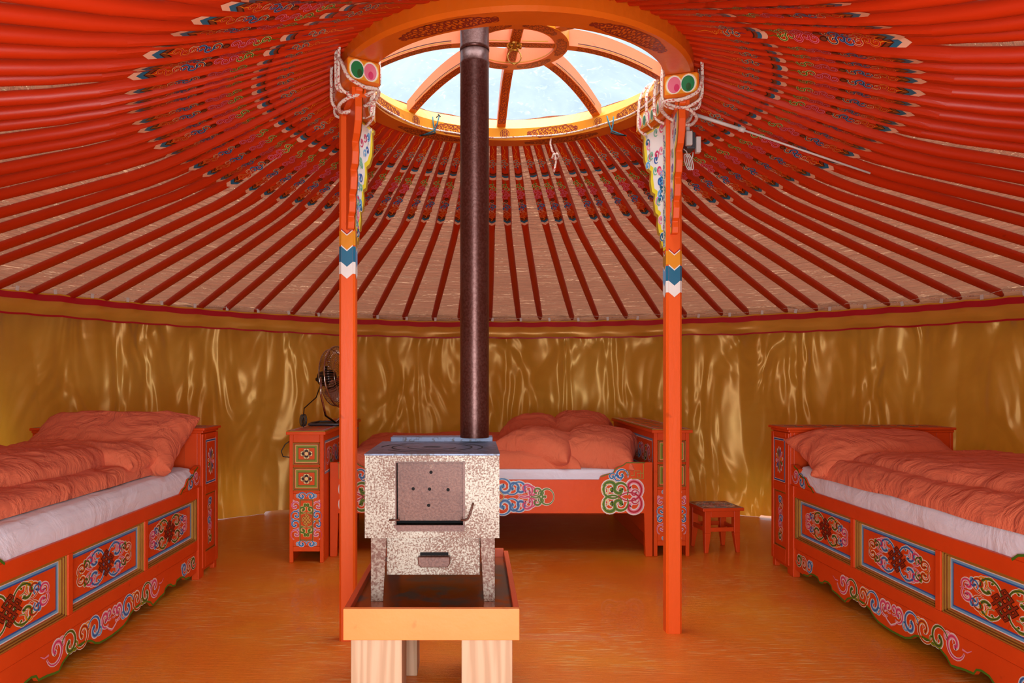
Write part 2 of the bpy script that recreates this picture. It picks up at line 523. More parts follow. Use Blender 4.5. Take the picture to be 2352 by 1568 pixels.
def knot(mb, fr, cu, cv, r, key, edge, rot=PI / 4, w=None, sq=1.0):
    """endless knot: interlaced lattice of straight bands"""
    w = w or r * 0.16
    ca, sa = cos(rot), sin(rot)
    def tr(p): return (cu + (p[0] * ca - p[1] * sa) * sq, cv + p[0] * sa + p[1] * ca)
    a = r * 0.36; e = r
    segs = []
    for k in (-1, 0, 1):
        x = k * a * 1.25
        segs.append([(x, -e * 0.78), (x, e * 0.78)])
        segs.append([(-e * 0.78, x), (e * 0.78, x)])
    q = a * 1.25
    segs += [[(-q, e * .78), (0, e * .78)], [(0, -e * .78), (q, -e * .78)], [(e * .78, q), (e * .78, 0)], [(-e * .78, -q), (-e * .78, 0)],
             [(q, e * .78), (e * .78, e * .78), (e * .78, q)], [(-q, -e * .78), (-e * .78, -e * .78), (-e * .78, -q)],
             [(-q, e * .78), (-q * 1.0, e * .78)], [(q, -e * .78), (q, -e * .78)]]
    for sg in segs:
        if len(set(sg)) < 2: continue
        P = [tr(p) for p in sg]
        # stretch ends a little so corners close
        o = mb.nxt()
        def ext(A, B, d):
            L = math.hypot(B[0] - A[0], B[1] - A[1]) or 1
            return (B[0] + (B[0] - A[0]) / L * d, B[1] + (B[1] - A[1]) / L * d)
        P2 = [ext(P[1], P[0], w / 2)] + P[1:-1] + [ext(P[-2], P[-1], w / 2)]
        P3 = [ext(P[1], P[0], w * .8)] + P[1:-1] + [ext(P[-2], P[-1], w * .8)]
        mb.strip(fr, P3, w * 1.7, edge, 0.0019 + o)
        mb.strip(fr, P2, w, key, 0.0024 + o)
def flat(origin, U, V, N):
    O, U, V, N = Vector(origin), Vector(U), Vector(V), Vector(N)
    return lambda u, v, o: O + U * u + V * v + N * o
# ================================================================== THE SHELL
C0 = (TC.x, TC.y, 0.0)
DOOR_A0, DOOR_A1 = math.radians(256), math.radians(276)   # doorway, seen from the centre towards the camera
# floor
b = MB()
b.lathe([(0.0, 0.0), (1.2, 0.0), (2.4, 0.0), (3.85, 0.0), (3.85, -0.05)], C0, 'floor_paint', n=72)
tag(b.build('floor'), 'glossy orange painted board floor with scratches', 'floor', kind='structure')

# outer felt wall, its hem lifted where daylight gets in
def lift(a):
    d = math.degrees(a) % 360
    z = 0.0
    for c, w, h in ((131, 9, 0.42), (53, 8, 0.42), (159, 9, 1.35), (20, 9, 0.6)):
        x = abs(d - c) / w
        if x < 1: z = max(z, h * (1 - x * x))
    return z
b = MB()
n_ = 240
def felt(u, v):
    a = DOOR_A1 + (2 * PI - (DOOR_A1 - DOOR_A0)) * u
    z0 = lift(a)
    return (C0[0] + 3.76 * cos(a), C0[1] + 3.76 * sin(a), z0 + (1.74 - z0) * v)
b.grid(felt, n_, 6, 'felt')
tag(b.build('wall_round'), 'round felt outer wall of the tent behind the gold curtain', 'wall', kind='structure')

# roof liner: shallow cone of cloth over the poles
RR0, RZ0 = 0.775, CAMZ + 1.35          # pole head on the crown ring
RR1, RZ1 = 3.66, CAMZ + 0.55           # pole foot on the wall
SLOPE = (RZ0 - RZ1) / (RR1 - RR0)
KNEE_R, KNEE_Z = 1.70, CAMZ + 0.972   # the poles bend where the broad head meets the round shaft
def roof_z(r):
    k1 = (RZ0 - KNEE_Z) / (KNEE_R - RR0); k2 = (KNEE_Z - RZ1) / (RR1 - KNEE_R)
    a, b_ = RZ0 - k1 * (r - RR0), KNEE_Z - k2 * (r - KNEE_R)
    return max(a, b_) + 0.012 * math.exp(-((r - KNEE_R) / 0.12) ** 2)
CH_A = math.atan(SLOPE)
def dip(x):
    """how far the bent pole lies under the straight line between its ends, at x along it"""
    r = RR0 + x * cos(CH_A)
    return (roof_z(r) - (RZ0 - SLOPE * (r - RR0))) * cos(CH_A)
HS = 0.83
b = MB()
def liner(u, v):
    a = 2 * PI * u
    r = 0.74 + (3.73 - 0.74) * min(1, v / .96)
    drop = max(0, v - .96) / .04 * 0.20
    sag = 0.012 * noise.noise(Vector((cos(a) * 5, sin(a) * 5, r * 1.5)))
    return (C0[0] + r * cos(a), C0[1] + r * sin(a), roof_z(r) + 0.062 + sag - drop)
b.grid(liner, 300, 50, 'liner', close_u=True, uvf=lambda u, v: (2 * PI * u * 3.0, (3.06) * v))
tag(b.build('ceiling', recalc=False), 'pinkish wrinkled cloth roof lining stretched over the poles', 'ceiling', kind='structure')

# ------------------------------------------------------------------ gold curtain
def fold(a, z):
    s = a * RW
    f = 0.0
    n1 = noise.noise(Vector((s * 1.1, z * 0.35, 3.1)))
    n2 = noise.noise(Vector((s * 2.8 + n1, z * 0.5, 8.7)))
    n3 = noise.noise(Vector((s * 6.5 + 2 * n2, z * 0.9, 1.7)))
    f += 0.035 * n1 + 0.042 * (1 - 2 * abs(n2)) + 0.020 * (1 - 2 * abs(n3))
    top = max(0.0, 1 - (1.62 - z) / 0.5)
    f += 0.035 * top * (1 - 2 * abs(noise.noise(Vector((s * 3.0 + z * 2.5, z * 1.2, 5.5)))))
    return f
def hang(a):
    """height of the curtain's upper edge, sagging between its tabs"""
    d = math.degrees(a) % 360
    base = 1.685
    if 100 < d < 220: base += 0.055 * min(1, max(0, (d - 100) / 50))
    return base + 0.008 * noise.noise(Vector((a * 9, 0, 0))) - 0.006 * abs(sin(a * RW * PI / 0.26))
A0c, A1c = DOOR_A1, DOOR_A0 + 2 * PI
def ang(u): return A0c + (A1c - A0c) * u
def cpt(a, r, z): return (C0[0] + r * cos(a), C0[1] + r * sin(a), z)
b = MB()
def cur(u, v):
    a = ang(u)
    zb = 0.001 + max(0, 0.008 * noise.noise(Vector((a * 6, 1, 0)))) + (0.018 if 50.5 < math.degrees(a) % 360 < 52.5 or 119 < math.degrees(a) % 360 < 123 else 0)
    z = zb + (hang(a) - 0.11 - zb) * v
    return cpt(a, RW + fold(a, z) * (0.35 + 0.65 * min(1, (1.72 - z) / 0.25)), z)
b.grid(cur, 1500, 60, 'satin', uvf=lambda u, v: (ang(u) * RW, v * 1.6))
curtain = b.build('curtain', recalc=False)
tag(curtain, 'shiny gold satin curtain hung all around the wall of the tent', 'curtain')
b = MB()
def vz(a, k):
    h = hang(a)
    wv = 0.010 * noise.noise(Vector((a * 7, 4, 0)))
    return {0: h, 1: h - 0.010, 2: h - 0.054 + wv * .3, 3: h - 0.148 + wv, 4: h - 0.161 + wv}[k]
VR = {0: RW - 0.012, 1: RW - 0.016, 2: RW - 0.028, 3: RW - 0.042, 4: RW - 0.040}
for k, key in ((0, 'band_yellow'), (1, 'band_red'), (2, 'band_satin'), (3, 'band_red')):
    rows = 4 if k == 2 else 1
    def val(u, v, k=k, rows=rows):
        a = ang(u)
        z = vz(a, k) * (1 - v) + vz(a, k + 1) * v
        bulge = 0.022 * sin(PI * v) * (1 + 1.4 * noise.noise(Vector((a * 14, 2, 0)))) if k == 2 else 0
        return cpt(a, VR[k] * (1 - v) + VR[k + 1] * v - bulge + 0.006 * noise.noise(Vector((a * 20, 7, v))), z)
    b.grid(val, 700, rows, key, uvf=lambda u, v: (ang(u) * RW, v))
b.build('valance', curtain, recalc=False)
tag(bpy.data.objects['valance'], 'gold valance edged with crimson stripes')
# tabs and the string they hang from
n_tab = int((A1c - A0c) * RW / 0.262)
first = None
strp = []
for i in range(n_tab + 1):
    a = A0c + (A1c - A0c) * i / n_tab
    d = math.degrees(a) % 360
    ok = not (205 < d < 335)
    r = RW - 0.02
    if ok:
        if first is None:
            b = MB()
            b.box(-0.004, 0.003, -0.011, 0.011, -0.004, 0.03, 'white_plastic')
            first = o = b.build('hanging_tab', curtain, bevel=0.002)
        else:
            o = first.copy(); COL.objects.link(o); o.parent = curtain
        p = cpt(a, r, hang(a))
        o.location = p; o.rotation_euler = (random.uniform(-.25, .25), 0, a)
    strp.append(Vector(cpt(a, r + 0.012, hang(a) + 0.024)))
    am = a + (A1c - A0c) / n_tab / 2
    strp.append(Vector(cpt(am, r + 0.012, hang(am) + 0.026 + 0.02 * (i % 2))))
b = MB(); b.tube(strp, 0.0018, 'rope', n=5)
tag(b.build('string', curtain), 'thin white string')

# ================================================================== ROOF POLES
def make_pole():
    """local x runs from the crown down to the wall, local z is up; the painted side faces down"""
    b = MB()
    L = math.hypot(RR1 - RR0, RZ0 - RZ1) + 0.02
    secs = []   # (x, half width, depth, squareness)
    for x_, hw, dp, sq in ((-0.02, .0185, .036, 1), (0.25, .0205, .042, 1), (0.6, .0235, .047, 1), (0.98, .0250, .050, 1), (1.10, .0235, .049, .75), (1.16, .0225, .050, .45), (1.25, .0225, .049, 0.15),
                          (1.35, .0235, .050, 0), (1.6, .0250, .051, 0), (1.9, .026, .052, 0), (2.5, .026, .051, 0), (L - .05, .0245, .048, 0), (L, .013, .026, 0)):
        secs.append((x_ * HS if x_ < 1.4 else x_, hw, dp, sq))
    n = 16; i0 = 0
    rings = []
    for x, hw, dp, sq in secs:
        ring = []
        for j in range(n):
            an = 2 * PI * (j + 0.5) / n
            c, s = cos(an), sin(an)
            m = max(abs(c), abs(s))
            cx = (c / m * 0.99) * sq + c * (1 - sq); sy = (s / m * 0.99) * sq + s * (1 - sq)
            ring.append((x, cx * hw, dp / 2 + sy * dp / 2 + dip(x)))
        rings.append(ring)
    for r in rings: b.v += r
    for k in range(len(rings) - 1):
        for j in range(n):
            j2 = (j + 1) % n
            if secs[k][3] < 0.5: b.sm.add(len(b.f))
            b.f.append((k * n + j, k * n + j2, (k + 1) * n + j2, (k + 1) * n + j)); b.k.append('paint_pole')
    b.f.append(tuple(range(n))); b.k.append('paint_pole')
    b.f.append(tuple((len(rings) - 1) * n + j for j in range(n))); b.k.append('paint_pole')
    fr = lambda u, v, o: (u * HS, v, dip(u * HS) - o)
    # head part: thin orange tendril, then blue scrolls
    def sc(pts, w, key, line, lw):
        o = b.nxt()
        b.strip(fr, pts, w + lw, line, 0.0005 + o); b.strip(fr, pts, w, key, 0.001 + o)
    b.strip(fr, [(0.10 + 0.012 * k, 0.0045 * sin(k * 0.9)) for k in range(9)], 0.0028, 'orange', 0.0006)
    for (x, s, r) in ((0.215, 1, .009), (0.245, -1, .009)):
        b.strip(fr, spiral((x - .014, -s * .004), (x, s * .001), 1.1, -s, 14), 0.003, 'orange', 0.0007)
    for (x, s) in ((0.275, 1), (0.30, -1), (0.325, 1)):
        P = spiral((x - .018, -s * .008), (x, s * .003), 1.1, -s, 14)
        sc(P, .004, 'navy', 'cream', .0035)
    b.strip(fr, [(0.33, .002), (0.35, -.003), (0.372, 0)], lambda t: .005 * (1 - t) + .001, 'navy', 0.0012)
    # first band: curved
    def band(x, dx, hw, key, tip, off, curve):
        N = 8
        up = [(x + tip * (1 - abs(2 * k / N - 1) ** curve), -hw + 2 * hw * k / N) for k in range(N + 1)]
        lo = [(p[0] + dx, p[1]) for p in up][::-1]
        b.patch(fr, up + lo, key, off)
    for k, (key, dx) in enumerate((('darkbrown', .008), ('brown', .016), ('teal', .022), ('peach', .028))):
        band(0.395 + (0, .008, .024, .044)[k], dx, 0.0195, key, 0.010, 0.0006 + 0.0002 * k, 2.0)
    # second length: green, pink, brown knob, blue, orange scrolls
    b.strip(fr, [(0.475, -.003), (0.49, .004), (0.505, -.003), (0.52, .004), (0.54, 0)], lambda t: .002 + .004 * t, 'green', 0.0008)
    xs = 0.55
    for key, line, cnt in (('green', 'cream', 2), ('crimson', 'pink', 3)):
        for q in range(cnt):
            s = 1 if q % 2 == 0 else -1
            sc(spiral((xs - .022, -s * .010), (xs, s * .003), 1.15, -s, 16), .0055, key, line, .0045)
            xs += .034
    b.disc(fr, xs + .006, 0, .017, 'darkbrown', 0.0012, ry=.013); b.disc(fr, xs + .006, 0, .012, 'brown', 0.0015, ry=.009)
    xs += .048
    for key, line, cnt in (('navy', 'skyblue', 3), ('crimson', 'orange', 3)):
        for q in range(cnt):
            s = 1 if q % 2 == 0 else -1
            sc(spiral((xs - .022, -s * .010), (xs, s * .003), 1.15, -s, 16), .005, key, line if q else 'cream', .0045)
            xs += .033
    b.strip(fr, [(xs - .02, .003), (xs, -.004), (xs + .02, .003), (xs + .035, 0)], lambda t: .004 * (1 - t) + .001, 'orange', 0.001)
    # second band: pointed chevrons
    def chev(x, dx, hw, key, tip, off):
        b.patch(fr, [(x, -hw), (x + tip, 0), (x + tip + dx, 0), (x + dx, -hw)], key, off)
        b.patch(fr, [(x + tip, 0), (x, hw), (x + dx, hw), (x + tip + dx, 0)], key, off)
    for k, (key, dx, x) in enumerate((('darkbrown', .008, .945), ('brown', .018, .953), ('darkbrown', .007, .971), ('teal', .030, .978), ('peach', .034, 1.006))):
        chev(x, dx, .0235, key, 0.026, 0.0006 + 0.0002 * k)
    return b.build('roof_pole', recalc=False)
TWIST = math.radians(-4.6)
NP = 88
WORDS = ['first', 'second', 'third', 'fourth', 'fifth', 'sixth', 'seventh', 'eighth', 'ninth', 'tenth', 'eleventh', 'twelfth', 'thirteenth',
         'fourteenth', 'fifteenth', 'sixteenth', 'seventeenth', 'eighteenth', 'nineteenth', 'twentieth', 'twenty-first', 'twenty-second', 'twenty-third']
poles = []
for i in range(NP):
    a = 2 * PI * (i + 0.35) / NP
    deg = math.degrees(a) % 360
    if 250 < deg < 290 and False: continue
    jt = random.uniform(-1, 1) * 0.011
    h = Vector((C0[0] + RR0 * cos(a), C0[1] + RR0 * sin(a), RZ0))
    a2 = a + TWIST + jt
    f = Vector((C0[0] + RR1 * cos(a2), C0[1] + RR1 * sin(a2), RZ1 + random.uniform(-.006, .006)))
    poles.append((a, h, f))
proto = make_pole()
vis = []
for j, (a, h, f) in enumerate(poles):
    o = proto if j == 0 else proto.copy()
    if j: COL.objects.link(o)
    X = (f - h).normalized()
    Y = Vector((0, 0, 1)).cross(X).normalized()
    rl = random.gauss(0, .13); Z = X.cross(Y)
    Y, Z = Y * cos(rl) + Z * sin(rl), Z * cos(rl) - Y * sin(rl)
    M = Matrix((X, Y, Z)).transposed().to_4x4(); M.translation = h
    o.matrix_world = M
    o['category'] = 'roof pole'; o['group'] = 'painted roof poles fanning out from the crown'
    fx = VPX + FPX * f.x / f.y if f.y > 0.2 else (1e5 if f.x > 0.18 else -1e5)
    vis.append((fx, a, o))
# labels: count poles by where their feet meet the curtain
LP_X, RP_X = 797, 1548
left = sorted([v for v in vis if -40 < v[0] < LP_X - 20], key=lambda v: -v[0])
midl = sorted([v for v in vis if LP_X - 20 <= v[0] < 1091], key=lambda v: -v[0])
midr = sorted([v for v in vis if 1091 <= v[0] <= RP_X + 20], key=lambda v: v[0])
right = sorted([v for v in vis if RP_X + 20 < v[0] < 2392], key=lambda v: v[0])
for L_, t in ((left, 'red roof pole, %s to the left of the left post counted at the curtain'),
              (midl, 'red roof pole, %s to the left of the stove pipe counted at the curtain'),
              (midr, 'red roof pole, %s to the right of the stove pipe counted at the curtain'),
              (right, 'red roof pole, %s to the right of the right post counted at the curtain')):
    for k, (fx, a, o) in enumerate(L_): o['label'] = t % WORDS[min(k, 22)]
done = {v[2].name for L_ in (left, midl, midr, right) for v in L_}
rest_l = sorted([v for v in vis if v[2].name not in done and v[1] % (2 * PI) > PI / 2 and math.degrees(v[1]) % 360 < 262], key=lambda v: v[1] % (2 * PI))
rest_r = sorted([v for v in vis if v[2].name not in done and v not in rest_l], key=lambda v: -((v[1] + PI / 2) % (2 * PI)))
for k, (fx, a, o) in enumerate(rest_l): o['label'] = 'broad red roof pole leaving the left edge of the view, %s from the bottom' % WORDS[min(k, 22)]
for k, (fx, a, o) in enumerate(rest_r): o['label'] = 'broad red roof pole leaving the right edge of the view, %s from the bottom' % WORDS[min(k, 22)]

# ================================================================== CROWN
crown = thing('skylight', (C0[0], C0[1], 2.436), 'orange wooden crown wheel with domed spokes at the top of the roof', 'roof crown')
CZ = 2.436
b = MB()
prof = [(.662, CZ), (.765, CZ), (.778, CZ + .015), (.778, CZ + .12), (.72, CZ + .13), (.662, CZ + .064), (.662, CZ)]
b.lathe(prof, C0, lambda j: {0: 'ring_orange', 4: 'ring_gold'}.get(j, 'ring_orange') if j not in (4, 5) else 'ring_gold', n=120)
# painted scrolls along the inner face and the underside, drawn in (angle*r, v)
def fr_in(u, v, o): a = u / .662; return Vector((C0[0] + (.662 - o) * cos(a), C0[1] + (.662 - o) * sin(a), CZ + v))
def fr_bot(u, v, o): a = u / .713; r = .713 + v; return Vector((C0[0] + r * cos(a), C0[1] + r * sin(a), CZ - o))
def tracery(mb, fr, u0, u1, h, key, w=.0035, v0=0.0, seed=0, tip=True):
    """dense cut-out style scrollwork filling a lozenge"""
    rn = random.Random(seed)
    L = u1 - u0; n = max(2, int(L / .026))
    for i in range(n):
        t = (i + .5) / n
        hh = h * (min(1, 3.2 * min(t, 1 - t) + .25) if tip else 1)
        u = u0 + L * t
        for s in (-1, 1):
            P = spiral((u - s * .012, v0), (u + rn.uniform(-.004, .004), v0 + s * hh * .52), 1.1, rn.choice((-1, 1)), 12, .25)
            mb.strip(fr, P, w, key, .0006 + mb.nxt())
        mb.strip(fr, [(u - .012, v0 - hh * .85), (u, v0 - hh * .1), (u + .012, v0 - hh * .85)], w, key, .0006 + mb.nxt())
        mb.strip(fr, [(u - .012, v0 + hh * .85), (u, v0 + hh * .1), (u + .012, v0 + hh * .85)], w, key, .0006 + mb.nxt())
    for s in (-1, 1):
        mb.strip(fr, [(u0 + L * k / 24, v0 + s * h * (min(1, 3.2 * min(k / 24, 1 - k / 24) + .12) if tip else 1)) for k in range(25)], w * .8, key, .0006 + mb.nxt())
for a in range(0, 360, 45):
    ar = math.radians(a + 24)
    tracery(b, fr_in, .662 * ar - .14, .662 * ar + .14, .024, 'maroon', v0=.034, seed=a)
    ar2 = math.radians(a + 46.5)
    for rr in (.024, .016, .009):
        b.strip(fr_in, [(.662 * ar2 + rr * cos(q * PI / 10), .034 + rr * sin(q * PI / 10)) for q in range(21)], .003, 'maroon', .0007 + b.nxt())
    for s in (-1, 0, 1):
        b.strip(fr_in, [(.662 * ar2 + s * .011, .014), (.662 * ar2 + s * .011, .054)], .003, 'maroon', .0007 + b.nxt())

for a in range(6, 366, 60):
    ar3 = math.radians(a); tracery(b, fr_bot, .713 * ar3 - .205, .713 * ar3 + .205, .036, 'maroon', w=.0055, seed=a + 1)
b.build('ring', crown, recalc=False)
# hub ring
HZ = 2.645
b = MB()
b.lathe([(.182, HZ), (.245, HZ), (.245, HZ + .075), (.182, HZ + .075), (.182, HZ)], C0, lambda j: ['ring_orange', 'ring_gold', 'ring_gold', 'paint_salmon'][j], n=72)
fr_h = lambda u, v, o: Vector((C0[0] + (.2135 + v) * cos(u / .2135), C0[1] + (.2135 + v) * sin(u / .2135), HZ - o))
for a in range(0, 360, 60):
    ar = math.radians(a); tracery(b, fr_h, .2135 * ar - .09, .2135 * ar + .09, .021, 'maroon', w=.003, seed=a + 7)
for rr in (.1835, .186):
    b.strip(lambda u, v, o: Vector((C0[0] + (rr - o) * cos(u), C0[1] + (rr - o) * sin(u), HZ + v)), [(2 * PI * k / 60, .008) for k in range(61)], .004, 'goldpaint', .003)
b.build('hub_ring', crown, recalc=False)
# spokes
SP0 = math.radians(3)
for k in range(8):
    a = SP0 + k * PI / 4
    X = Vector((cos(a), sin(a), 0)); Y = Vector((-sin(a), cos(a), 0))
    b = MB()
    def arc(t):
        r = .245 + (.685 - .245) * t
        return r, 2.650 - .145 * max(0, (r - .2) / .485) ** 2.0
    N = 14; hw = .023; dp = .078
    for q in range(N):
        r0_, z0_ = arc(q / N); r1_, z1_ = arc((q + 1) / N)
        P = []
        for (r_, z_, zz) in ((r0_, z0_, 0),): pass
        c = Vector(C0)
        lo = [c + X * r0_ - Y * hw, c + X * r0_ + Y * hw, c + X * r1_ + Y * hw, c + X * r1_ - Y * hw]
        lz = [z0_, z0_, z1_, z1_]
        bot = [p + Vector((0, 0, z)) for p, z in zip(lo, lz)]
        top = [p + Vector((0, 0, dp * (1 - .25 * q / N))) for p in bot]
        if q < N - 1: top = [bot[0] + Vector((0, 0, dp * (1 - .25 * q / N))), bot[1] + Vector((0, 0, dp * (1 - .25 * q / N))), bot[2] + Vector((0, 0, dp * (1 - .25 * (q + 1) / N))), bot[3] + Vector((0, 0, dp * (1 - .25 * (q + 1) / N)))]
        b.face(bot, 'ring_orange'); b.face(top, 'ring_gold')
        b.face([bot[0], bot[3], top[3], top[0]], 'paint_salmon'); b.face([bot[1], bot[2], top[2], top[1]], 'paint_salmon')
    def fr_s(u, v, o, X=X, Y=Y):
        t = u / .44; r, z = arc(t)
        return Vector(C0) + X * r + Y * v + Vector((0, 0, z - o))
    tracery(b, fr_s, .04, .41, .015, 'maroon', w=.003, seed=k + 30, tip=False)
    for s in (-1, 1):
        for dz in (.006, .013):
            b.strip(lambda u, v, o, s=s, X=X, Y=Y: Vector(C0) + X * arc(u / .44)[0] + Y * (s * (hw + o)) + Vector((0, 0, arc(u / .44)[1] + v)),
                    [(.04 + .34 * q / 12, dz) for q in range(13)], .0035, 'goldpaint' if dz < .01 else 'darkbrown', .0008)
    b.build('spoke', crown, recalc=False)
for k in range(2):
    a = SP0 + k * PI / 2
    X = Vector((cos(a), sin(a), 0)); Y = Vector((-sin(a), cos(a), 0))
    b = MB()
    z0 = HZ + .012 + .001 * k
    def T(x, y, z): return Vector(C0) + X * x + Y * y + Vector((0, 0, z))
    b.box(-.183, .183, -.024, .024, z0, z0 + .062, 'paint_salmon', T)
    fr_c = lambda u, v, o: T(u, v, z0 - o)
    b.patch(fr_c, [(-.183, -.024), (.183, -.024), (.183, .024), (-.183, .024)], 'ring_orange', .0005)
    tracery(b, fr_c, -.17, .17, .016, 'maroon', w=.003, seed=k + 60, tip=False)
    for s in (-1, 1):
        for s2 in (-1, 1):
            b.strip(lambda u, v, o: T(u, s * (.024 + o), z0 + v), [(s2 * .03, .008), (s2 * .15, .008)], .004, 'goldpaint', .001)
    b.build('cross_bar', crown)
# brass boss and ring at the centre
b = MB()
cc = Vector((C0[0], C0[1], HZ + .008))
b.lathe([(.0, -.018), (.010, -.018), (.016, -.012), (.024, -.010), (.032, -.002), (.036, .004)], cc, 'brass', n=20)
for k in range(6):
    q = cc + Vector((.026 * cos(k * PI / 3), .026 * sin(k * PI / 3), -.010))
    b.lathe([(.0, -.006), (.006, -.003), (.008, .003)], q, 'brass', n=8)
b.build('boss', crown, recalc=False)
b = MB()
rc = cc + Vector((0.0, -.004, -.052))
b.tube([rc + Vector((.030 * sin(t * PI / 14), .006 * cos(t * PI / 14), .034 * cos(t * PI / 14))) for t in range(28)], .003, 'brass', n=8, closed=True)
tag(b.build('pull_ring', crown), 'brass pull ring')

# clear dome over the crown
b = MB()
def dome(u, v):
    a = 2 * PI * u; r = .80 * (1 - v) + .001
    return (C0[0] + r * cos(a), C0[1] + r * sin(a), 2.60 + .165 * (1 - (r / .80) ** 2))
b.grid(dome, 64, 12, 'glazing', close_u=True)
tag(b.build('crown_cover', recalc=False), 'clear dusty plastic cover stretched over the crown opening', 'plastic cover')

# white rope around the crown's inner face
b = MB()
b.tube([(C0[0] + .657 * cos(2 * PI * k / 90), C0[1] + .657 * sin(2 * PI * k / 90), CZ + .014 + .003 * sin(k * .7)) for k in range(90)], .0042, 'rope', n=6, closed=True)
tag(b.build('crown_rope'), 'thin white rope running round the inner face of the crown ring', 'rope')
# dangling rope end with a knot
P0 = px(1265, 292, 4.02); b = MB()
pts = [px(1266, 290, 4.03), px(1266, 310, 4.03), px(1264, 330, 4.04), px(1268, 346, 4.04), px(1275, 355, 4.05), px(1277, 372, 4.05), px(1274, 388, 4.05), px(1272, 395, 4.05)]
b.tube(pts, .0055, 'rope', n=8)
b.tube([px(1270, 356, 4.03), px(1280, 352, 4.02), px(1284, 360, 4.03), px(1277, 366, 4.05), px(1268, 362, 4.05), px(1272, 354, 4.03)], .006, 'rope', n=8)
tag(b.build('rope_end'), 'knotted grey rope end dangling from the far edge of the crown', 'rope')
# teal ribbons tied to the ring
for (xa, nm) in ((1000, 'teal ribbon tied to the crown ring left of the stove pipe'), (1403, 'teal ribbon tied to the crown ring right of the stove pipe')):
    b = MB(); Y_ = 3.97
    s = 1 if xa < 1100 else -1
    th = math.asin(max(-1, min(1, ((xa - VPX) / FPX * Y_ - C0[0]) / .662)))
    Yr = C0[1] + .655 * cos(th)
    q = lambda x, y: px(x, y, Yr - .012)
    b.tube([q(xa - 6 * s, 268), q(xa - 5 * s, 285), q(xa - 2 * s, 300), q(xa, 305)], .0035, 'tealrope', n=6)
    b.tube([q(xa + 9 * s, 266), q(xa + 4 * s, 285), q(xa - 2 * s, 300), q(xa - 22 * s, 308), q(xa - 36 * s, 312)], .0035, 'tealrope', n=6)
    b.tube([q(xa, 305), q(xa - 15 * s, 309), q(xa - 34 * s, 311)], .004, 'darkcord', n=6)
    if s == 1: b.tube([q(xa + 2, 270), q(xa + 9, 264), q(xa + 12, 268), q(xa + 6, 262)], .003, 'darkcord', n=5)
    tag(b.build('ribbon'), nm, 'ribbon', 'teal ribbons on the crown')

# light switch cable run under the roof on the right
b = MB()
def under(r, deg, dz=.02): a = math.radians(deg); return Vector((C0[0] + r * cos(a), C0[1] + r * sin(a), roof_z(r) - dz))
A_, B_, C_ = under(.90, 15), under(1.115, 10.3), under(1.69, 5.0)
b.tube([A_, B_], .009, 'white_plastic', n=8); b.tube([B_, C_], .005, 'white_plastic', n=8)
b.tube([B_ - (B_ - A_).normalized() * .015, B_ + (B_ - A_).normalized() * .015], .012, 'white_plastic', n=8)
b.tube([A_ + Vector((-.04, .0, -.01)), A_], .008, 'white_plastic', n=8)
tag(b.build('cable_duct'), 'white cable duct running under the roof poles from the right post', 'cable duct')
